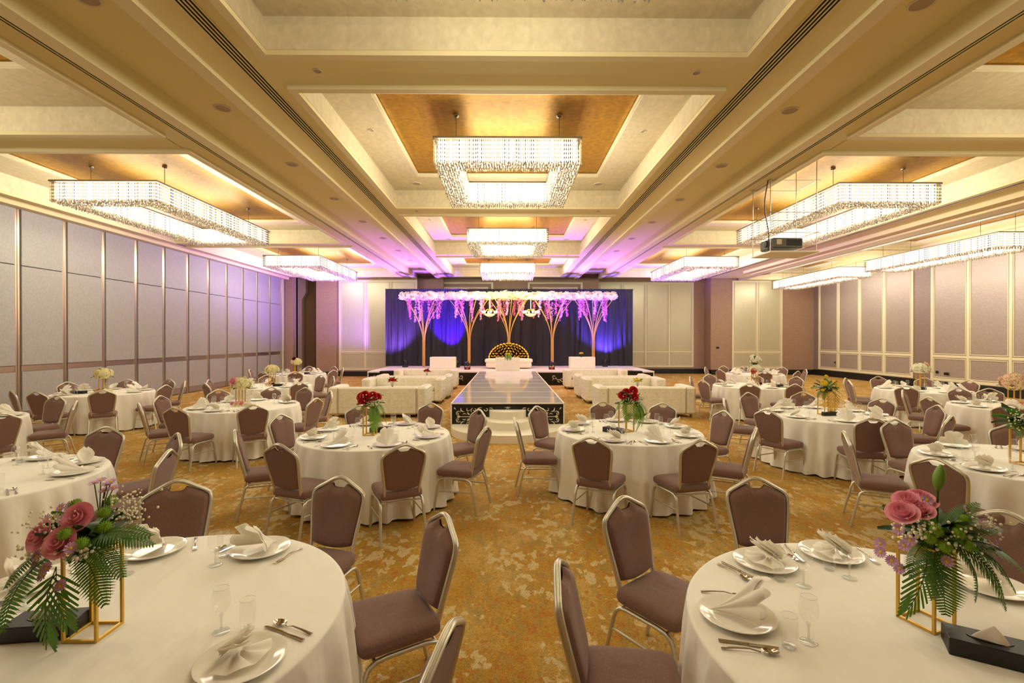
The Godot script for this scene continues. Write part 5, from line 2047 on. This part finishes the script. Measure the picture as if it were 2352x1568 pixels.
	breath(o, c + Vector3(0.02, 0.0, 0.12), Vector3(0.08, 0.06, 0.03), 60, 0.0048)
	breath(o, c + Vector3(0.17, 0.02, 0.06), Vector3(0.06, 0.06, 0.03), 60, 0.0048)
	for q in [[0.8, -0.55, 0.3, 0.28], [0.95, -0.3, 0.1, 0.31], [0.45, -0.85, 0.2, 0.26], [-0.10, -0.97, 0.2, 0.30], [-0.28, -0.92, 0.25, 0.22], [0.5, 0.75, 0.0, 0.2], [0.85, 0.3, 0.0, 0.22], [-0.75, -0.5, 0.3, 0.2], [0.6, -0.75, 0.4, 0.30]]:
		stick("fern_frond", FM.fern_low, o, c + Vector3(q[0] * 0.05, -0.03, 0.05), lay(Vector3(q[0], q[1], q[2]), 0.3), q[3])
	for q in [[-0.34, -0.93, 0.12, 0.24, 0.35]]:
		var d := Vector3(q[0], q[1], q[2]).normalized()
		var sx := (Vector3.RIGHT - d * d.x).normalized()
		stick("palm_leaf", FM.palm_hang, o, c + Vector3(-0.08, -0.06, 0.08), Basis(sx, d.cross(sx), d), q[3])
	# red roses
	for k in 2:
		var at: Vector3 = [Vector3(-1.675, y, -5.90), Vector3(1.50, y, -6.10)][k]
		o = thing("red_rose_bouquet", "bouquet of red roses with " + ("a hanging fern" if k == 0 else "a palm leaf and trailing fern") + " on a gilt stand", "flowers", at)
		gold_stand(o, 0.13, 0.36, 0.0 if k == 0 else 0.5, 0.014)
		c = Vector3(0.0 if k == 0 else 0.02, 0.43, 0.02)
		b = MB.new()
		b.ball(c + Vector3(0, -0.03, 0), Vector3(0.09, 0.055, 0.085), 12, 8)
		obj("flower_foam", b, M.leaf_dark, o)
		foliage(o, c + Vector3(0, -0.02, 0), 0.15, 16)
		for q in ([[-0.08, 0.04, 0.06], [-0.03, 0.06, 0.09], [0.0, 0.03, 0.11], [0.06, 0.05, 0.08], [0.10, 0.03, 0.05], [-0.05, 0.0, 0.11]] if k == 0 else [[-0.09, 0.03, 0.08], [0.05, 0.09, 0.05], [0.045, 0.02, 0.10], [-0.03, 0.06, 0.03]]):
			stick("rose", FM.rose_red, o, c + Vector3(q[0], q[1], q[2]), aim(Vector3(q[0] * 3.0, 0.5, 0.7)), 0.046)
		breath(o, c + Vector3(0.08, -0.02, 0.1), Vector3(0.12, 0.05, 0.04), 130, 0.006)
		breath(o, c + Vector3(-0.02, 0.03, 0.1), Vector3(0.1, 0.06, 0.04), 50, 0.006)
		for q in [[-0.9, -0.2, 0.3, 0.24], [0.9, -0.15, 0.3, 0.26], [-0.6, -0.5, 0.5, 0.2], [0.6, 0.35, 0.2, 0.2]]:
			stick("fern_frond", FM.fern_bright, o, c + Vector3(0, -0.03, 0.04), lay(Vector3(q[0], q[1], q[2]), 0.2), q[3])
		if k == 0:
			for q in [[0.25, -0.95, 0.2, 0.40], [0.34, -0.9, 0.1, 0.34], [0.16, -0.95, 0.25, 0.3]]:
				stick("fern_frond", FM.fern_bright, o, c + Vector3(0.05, -0.04, 0.06), lay(Vector3(q[0], q[1], q[2]), 0.1), q[3])
			b = MB.new()
			b.tube(PackedVector3Array([c + Vector3(0.1, 0.02, 0.05), c + Vector3(0.17, -0.1, 0.06), c + Vector3(0.22, -0.28, 0.06)]), [0.006, 0.006, 0.003], 5)
			obj("grass_blade", b, M.leaf_bright, o)
		else:
			for q in [[0.35, -0.9, 0.2, 0.42], [0.5, -0.75, 0.25, 0.36], [0.22, -0.92, 0.3, 0.32], [0.7, -0.5, 0.2, 0.3]]:
				stick("fern_frond", FM.fern_bright, o, c + Vector3(0.06, -0.03, 0.05), lay(Vector3(q[0], q[1], q[2]), 0.1), q[3])
			var d := Vector3(0.02, -0.97, 0.2).normalized()
			stick("palm_leaf", FM.palm_bright, o, c + Vector3(-0.03, -0.02, 0.10), Basis(Vector3.RIGHT, d.cross(Vector3.RIGHT).normalized(), d).orthonormalized(), 0.26)
	# yellow flowers over a gilt palm leaf
	o = thing("yellow_bouquet", "bouquet of yellow chrysanthemums over a gilt palm leaf on a tall stand", "flowers", Vector3(4.92, y, -7.42))
	gold_stand(o, 0.16, 0.36, 0.4, 0.012)
	c = Vector3(0, 0.43, 0)
	b = MB.new()
	b.ball(c + Vector3(0, -0.03, 0), Vector3(0.09, 0.055, 0.085), 12, 8)
	obj("flower_foam", b, M.leaf_dark, o)
	foliage(o, c + Vector3(0, -0.02, 0), 0.17, 16)
	for q in [[-0.09, 0.06, 0.08, 0.06], [0.09, 0.06, 0.06, 0.055], [0.05, 0.01, 0.12, 0.03], [0.10, 0.0, 0.12, 0.034], [-0.12, -0.04, 0.1, 0.03], [0.04, -0.03, 0.13, 0.026], [0.0, 0.16, 0.0, 0.03]]:
		stick("chrysanthemum", FM.mum_yellow, o, c + Vector3(q[0], q[1], q[2]), aim(Vector3(q[0] * 3.0, 0.6, 0.6)), q[3])
	for q in [[-0.9, -0.35, 0.3, 0.26], [-0.6, -0.6, 0.4, 0.22], [0.9, -0.3, 0.3, 0.24], [0.7, 0.2, 0.0, 0.2], [-0.4, 0.5, 0.2, 0.2], [0.6, -0.6, 0.4, 0.2]]:
		stick("fern_frond", FM.fern_low, o, c + Vector3(0, -0.03, 0.03), lay(Vector3(q[0], q[1], q[2]), 0.2), q[3])
	breath(o, c + Vector3(0.0, 0.0, 0.1), Vector3(0.16, 0.05, 0.04), 60, 0.006)
	var pd := Vector3(0.03, -0.97, 0.12).normalized()
	stick("gilt_palm_leaf", FM.palm_gold, o, c + Vector3(0.02, -0.01, 0.10), Basis(Vector3.RIGHT, pd.cross(Vector3.RIGHT).normalized(), pd).orthonormalized(), 0.36)
	b = MB.new()
	b.rbox(Vector3(-0.02, 0.03, 0.11), Vector3(0.24, 0.06, 0.06), 0.005, Basis(Vector3.UP, 0.15))
	obj("base_block", b, M.tissue_box, o)
	# green and white bouquet at the frame's edge
	o = thing("babys_breath_bouquet", "green bouquet dotted with baby's breath on a gilt rod stand", "flowers", Vector3(4.80, y, -4.45))
	gold_stand(o, 0.13, 0.34, 0.2, 0.014)
	c = Vector3(0.0, 0.41, 0)
	b = MB.new()
	b.ball(c + Vector3(0, -0.03, 0), Vector3(0.09, 0.055, 0.085), 12, 8)
	obj("flower_foam", b, M.leaf_dark, o)
	foliage(o, c, 0.18, 22)
	breath(o, c + Vector3(-0.06, 0.02, 0.08), Vector3(0.14, 0.1, 0.06), 160, 0.006)
	for q in [[0.06, 0.06, 0.08], [0.0, 0.10, 0.05], [0.1, 0.0, 0.1]]:
		stick("button_mum", FM.mum_green, o, c + Vector3(q[0], q[1], q[2]), aim(Vector3(q[0] * 3.0, 0.6, 0.6)), 0.03)
	for q in [[-0.9, -0.1, 0.3, 0.26], [-0.7, -0.6, 0.4, 0.22], [0.9, -0.3, 0.3, 0.24]]:
		stick("fern_frond", FM.fern_low, o, c, lay(Vector3(q[0], q[1], q[2]), 0.2), q[3])
	# white hydrangeas on tall gilt rods, with a ring of blooms round the foot
	hydrangea(Vector3(-4.67, y, -8.5), "dome of white hydrangeas with one pink rose on gilt rods", 0.155, "rose_pink", Vector3(-0.05, 0.06, 0.13), true, "hyd", 0.32)
	hydrangea(Vector3(-8.86, y, -10.68), "dome of cream hydrangeas on gilt rods beside the grey partition", 0.165, "", Vector3.ZERO, true, "hyd", 0.34)
	hydrangea(Vector3(-5.9, y, -12.17), "plain dome of pale yellow hydrangeas on gilt rods", 0.155, "", Vector3.ZERO, true, "hyd", 0.34)
	hydrangea(Vector3(-7.1, y, -16.32), "dome of cream hydrangeas with a dark red bloom on gilt rods", 0.16, "rose_wine", Vector3(-0.03, 0.11, 0.10), true, "hyd", 0.34)
	hydrangea(Vector3(6.2, y, -12.08), "two-tier white hydrangea arrangement with coral blooms on gilt rods", 0.15, "rose_coral", Vector3(-0.08, -0.03, 0.11), true, "hyd_white", 0.36)
	hydrangea(Vector3(8.35, y, -16.19), "dome of white hydrangeas before the back wall panels", 0.16, "", Vector3.ZERO, true, "hyd_white", 0.40)
	hydrangea(Vector3(9.53, y, -11.08), "dome of white hydrangeas with a pink bloom on a black block", 0.165, "rose_peach", Vector3(0.06, 0.10, 0.08), false, "hyd_white", 0.42)
	hydrangea(Vector3(8.78, y, -8.3), "dome of peach and white hydrangeas on gilt rods", 0.18, "", Vector3.ZERO, true, "hyd_peach", 0.36)
	# tissue boxes
	var tb := master("tissue_box", "tissue box")
	b = MB.new()
	b.rbox(Vector3(0, 0.031, 0), Vector3(0.25, 0.062, 0.125), 0.003)
	obj("case", b, M.tissue_box, tb)
	b = MB.new()
	b.lathe([[0.0, 0.0625], [0.05, 0.0625], [0.052, 0.0635], [0.05, 0.0642], [0.046, 0.0632], [0.0, 0.0632]], 24)
	var slot := obj("opening", b, M.black, tb)
	slot.scale = Vector3(1.25, 1, 0.55)
	b = MB.new()
	rows = []
	for i in 8:
		var f := i / 7.0
		var row := PackedVector3Array()
		for j in 25:
			var a := TAU2 * j / 25
			var rr := (1.0 - f) * (0.042 + 0.008 * sin(a * 3.0)) + 0.002
			row.append(Vector3(cos(a) * rr * 1.1 + 0.012 * f, 0.062 + 0.052 * pow(f, 0.8), sin(a) * rr * 0.5 + 0.006 * sin(a * 2.0) * (1.0 - f)))
		rows.append(row)
	b.grid(rows, true, true)
	obj("tissue", b, M.tissue, tb)
	for q in [[-1.83, -1.93, 0.12, "beside the pink rose bouquet"], [1.77, -1.755, -0.55, "beside the lily bud bouquet"], [-4.42, -3.82, 0.1, "on the round table with only a tissue box"], [-1.60, -6.10, 0.05, "under the red roses with hanging fern"], [1.32, -6.02, -0.9, "beside the red roses with palm leaf"], [-5.65, -12.0, 0.05, "under the plain hydrangeas"], [-9.15, -10.4, 0.1, "beside the cream hydrangeas near the partition"], [-6.6, -16.1, 0.0, "by the dark red bloom hydrangeas"], [6.62, -11.75, 1.4, "by the coral and white arrangement"], [8.2, -15.9, 0.0, "by the hydrangeas before the back panels"]]:
		place(tb, Vector3(q[0], y, q[1]), q[2], "black tissue box " + q[3], "tissue boxes")
	# small flowers on the stage and the low tables
	for q in [[Vector3(-3.2, 0.44, -13.45), "rose_red", "tiny posy of red roses on the low table between sofas"], [Vector3(3.62, 0.44, -13.45), "mum_yellow", "tiny posy of yellow blooms on the low table between sofas"], [Vector3(3.4, DECK + 0.52, -22.3), "mum_yellow", "small yellow posy in a dark vase on the white block"], [Vector3(0.02, DECK + 0.55, -20.6), "mum_yellow", "trailing green posy on the tufted block before the bench"], [Vector3(-2.9, 0.44, -17.4), "rose_red", "tiny posy of dark blooms on the low table by the stage"]]:
		o = thing("posy", q[2], "flowers", q[0])
		b = MB.new()
		b.lathe([[0.0, 0.0], [0.05, 0.0], [0.06, 0.05], [0.045, 0.10], [0.05, 0.12]], 14)
		obj("vase", b, M.black, o)
		var tall := 0.34 if q[0].y < 0.5 else 0.16
		c = Vector3(0, tall, 0)
		b = MB.new()
		for k in 4:
			b.bar(Vector3(0, 0.1, 0), c + Vector3(cos(k * 1.6) * 0.05, 0, sin(k * 1.6) * 0.05), 0.005, 5)
		obj("stalks", b, M.leaf, o)
		for k in 5:
			stick("bloom", FM[q[1]], o, c + Vector3(cos(k * 1.26) * 0.06, 0.02 * (k % 2), sin(k * 1.26) * 0.06), aim(Vector3(cos(k * 1.26), 0.9, sin(k * 1.26))), 0.05)
		foliage(o, c, 0.13, 9)
		if q[0].z < -20 and absf(q[0].x) < 1:
			for k in 4:
				stick("fern_frond", FM.fern_bright, o, c, lay(Vector3([-0.7, -0.2, 0.4, 0.8][k], -0.6, 0.6), 0.2), 0.32)

func hydrangea(at: Vector3, label: String, r: float, accent: String, acc_at: Vector3, foot: bool, kind: String, h: float) -> void:
	var o := thing("hydrangea_arrangement", label, "flowers", at, 0.0, "hydrangea centrepieces")
	for s in [[-0.055, 0.05], [0.055, 0.05], [-0.055, -0.05], [0.055, -0.05]]:
		var b := MB.new()
		b.rbox(Vector3(s[0], h / 2, s[1]), Vector3(0.014, h, 0.014), 0.001)
		obj("rod", b, M.gold, o)
	var c := Vector3(0, h + r * 0.35, 0)
	var b2 := MB.new()
	b2.ball(c, Vector3(r * 0.85, r * 0.62, r * 0.85), 14, 8)
	obj("flower_foam", b2, M.cream_petal, o)
	var where := []
	for k in 430:
		var d := Vector3(rng.randfn(), rng.randfn(), rng.randfn()).normalized()
		if d.y < -0.6:
			continue
		var bump := 1.0 + 0.10 * sin(d.x * 9.0 + at.x) * sin(d.z * 9.0) + rng.randf_range(-0.05, 0.05)
		var s := rng.randf_range(0.038, 0.056)
		where.append(Transform3D(aim(d, rng.randf() * 6.0) * Basis.from_scale(Vector3(s, s, s)), c + d * Vector3(r, r * 0.74, r) * bump))
	many("petals", FM[kind], where, o)
	if kind == "hyd_peach":
		where = []
		for k in 150:
			var d := Vector3(rng.randfn() + 0.8, rng.randfn(), rng.randfn()).normalized()
			where.append(Transform3D(aim(d, rng.randf() * 6.0) * Basis.from_scale(Vector3(0.05, 0.05, 0.05)), c + d * Vector3(r, r * 0.74, r) * 1.05))
		many("petals", FM.hyd, where, o)
	for k in 5:
		var a := TAU2 * k / 5 + at.x
		stick("leaf", FM.leaf, o, c + Vector3(cos(a), -0.4, sin(a)) * r * 0.6, lay(Vector3(cos(a), -0.25, sin(a))), 0.12)
	if accent != "":
		stick("bloom", FM[accent], o, c + acc_at, aim(acc_at + Vector3(0, 0, 0.05)), 0.055)
	if kind == "hyd_white" and h > 0.35 and h < 0.38: # the upper tier
		where = []
		for k in 170:
			var d := Vector3(rng.randfn(), rng.randfn(), rng.randfn()).normalized()
			where.append(Transform3D(aim(d, rng.randf() * 6.0) * Basis.from_scale(Vector3(0.05, 0.05, 0.05)), c + Vector3(0.0, 0.25, 0) + d * Vector3(0.13, 0.11, 0.13)))
		many("petals", FM.hyd_white, where, o)
		b2 = MB.new()
		b2.ball(c + Vector3(0, 0.22, 0), Vector3(0.10, 0.12, 0.10), 12, 7)
		obj("flower_foam", b2, M.leaf_dark, o)
	if foot:
		where = []
		for k in 110:
			var a := rng.randf() * TAU2
			var d := Vector3(cos(a), rng.randf_range(0.1, 1.2), sin(a)).normalized()
			where.append(Transform3D(aim(d, rng.randf() * 6.0) * Basis.from_scale(Vector3(0.045, 0.045, 0.045)), Vector3(cos(a) * 0.10, 0.02, sin(a) * 0.10) + d * 0.05))
		many("foot_petals", FM.hyd if kind == "hyd_peach" else FM[kind], where, o)
		for k in 3:
			stick("bloom", FM[["rose_peach", "rose_coral", "rose_wine"][k] if accent != "rose_pink" else "rose_pink"], o, Vector3(-0.08 + k * 0.08, 0.05, 0.12), aim(Vector3(0, 0.8, 0.5)), 0.035)
	else:
		var b3 := MB.new()
		b3.rbox(Vector3(0, 0.035, 0), Vector3(0.2, 0.07, 0.12), 0.004)
		obj("base_block", b3, M.tissue_box, o)

# ---------------------------------------------------------------- small fittings
func disc(called: String, label: String, cat: String, at: Vector3, r: float, group: String) -> void:
	var o := thing(called, label, cat, at, 0.0, group)
	var b := MB.new()
	b.lathe([[r * 0.8, -0.001], [r * 0.82, -0.012], [r * 0.97, -0.012], [r, 0.0]], 28)
	obj("rim", b, M.plastic_white, o)
	b = MB.new()
	b.lathe([[0.0, -0.005], [r * 0.81, -0.005]], 28)
	obj("grille", b, M.plastic_grey, o)

func fittings() -> void:
	for k in 9:
		for sg in [-1.0, 1.0]:
			var z := -4.85 - k * 2.28
			disc("ceiling_speaker", "round flush ceiling speaker in the raised channel " + ("on the partition side" if sg < 0 else "on the projector side"), "speaker", Vector3(sg * 4.17, 5.31, z), 0.125, "ceiling speakers " + ("left" if sg < 0 else "right") + " channel")
	for z in [-5.75, -12.0, -18.3]:
		for sg in [-1.0, 1.0]:
			disc("sprinkler_cover", "small round sprinkler cover on the beam between middle coffers", "sprinkler", Vector3(sg * 2.25, 5.1, z), 0.055, "sprinkler covers on the beams")
	for z in [-8.3, -14.5]:
		for sg in [-1.0, 1.0]:
			disc("smoke_detector", "small round detector on the coffer ledge", "detector", Vector3(sg * 2.33, 5.5, z), 0.05, "detectors on coffer ledges")
			disc("ledge_speaker", "round speaker on the far ledge of a middle coffer", "speaker", Vector3(sg * 2.1, 5.5, z - 2.85), 0.12, "speakers on coffer ledges")
	# projector on its hanging shelf
	var px := 5.62
	var pz := -9.9
	var o := thing("ceiling_projector", "grey projector hung from the ceiling above a flat white shelf", "projector", Vector3(px, 3.72, pz), 0.0)
	var b := MB.new()
	b.rbox(Vector3(0, 0.14, 0), Vector3(0.62, 0.21, 0.5), 0.025)
	obj("body", b, M.projector, o)
	b = MB.new()
	b.rbox(Vector3(0.12, 0.15, 0.252), Vector3(0.30, 0.13, 0.012), 0.003)
	obj("vent_grille", b, M.projector_dark, o)
	b = MB.new()
	b.rbox(Vector3(-0.18, 0.16, 0.252), Vector3(0.10, 0.10, 0.012), 0.003)
	obj("sticker", b, M.plastic_white, o)
	b = MB.new()
	b.lathe([[0.0, 0.0], [0.07, 0.0], [0.07, 0.06], [0.055, 0.07], [0.0, 0.05]], 18, Vector3(-0.31, 0.14, 0.08), Basis(Vector3.UP, Vector3.LEFT, Vector3.BACK))
	obj("lens", b, M.black, o)
	b = MB.new()
	b.rbox(Vector3(0.05, -0.06, 0.02), Vector3(0.98, 0.03, 0.75), 0.004)
	obj("shelf", b, M.white_paint, o)
	for q in [[-0.42, -0.32], [-0.42, 0.36], [0.5, -0.32], [0.5, 0.36]]:
		b = MB.new()
		b.bar(Vector3(q[0], -0.05, q[1]), Vector3(q[0], 1.86, q[1]), 0.008, 6)
		obj("hanging_rod", b, M.steel, o)
	for yy in [0.32, 0.72, 1.35]:
		for q in [[[-0.5, -0.32], [0.58, -0.32]], [[-0.5, 0.36], [0.58, 0.36]], [[-0.42, -0.38], [-0.42, 0.42]], [[0.5, -0.38], [0.5, 0.42]]]:
			b = MB.new()
			b.bar(Vector3(q[0][0], yy, q[0][1]), Vector3(q[1][0], yy, q[1][1]), 0.007, 6)
			obj("cross_rod", b, M.steel, o)
	b = MB.new()
	var cable := PackedVector3Array()
	for k in 14:
		var f := k / 13.0
		cable.append(Vector3(-0.46 + 0.03 * sin(f * 9.0), lerpf(1.80, -0.02, f), 0.30 + 0.03 * cos(f * 7.0)))
	b.tube(cable, 0.010, 6)
	obj("cable", b, M.black, o)
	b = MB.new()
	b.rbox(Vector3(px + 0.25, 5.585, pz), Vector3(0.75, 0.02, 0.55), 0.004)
	var hatch := tag(obj("hatch_shade_panel", b, M.projector), "grey panel standing in for the dark hatch opening in the gold ceiling above the projector", "hatch")  # flush panel; its grey stands for the shade inside the open hatch
	# sockets and switches
	for q in [[Vector3(11.37, 1.46, -26.085), 0.0, "dark switch plate on the brown wall by the back corner", 0.16], [Vector3(WALL_R - 0.05, 0.62, -18.1), PI / 2, "dark double socket on the lower wall panel", 0.2], [Vector3(WALL_R - 0.05, 0.66, -18.5), PI / 2, "small dark socket beside a double socket", 0.1], [Vector3(WALL_R - 0.06, 0.75, -24.3), PI / 2, "small dark switch on a cream wall stile", 0.08]]:
		o = thing("wall_socket", q[2], "socket", q[0], q[1])
		b = MB.new()
		b.rbox(Vector3.ZERO, Vector3(q[3], 0.10, 0.015), 0.004)
		obj("plate", b, M.black, o)
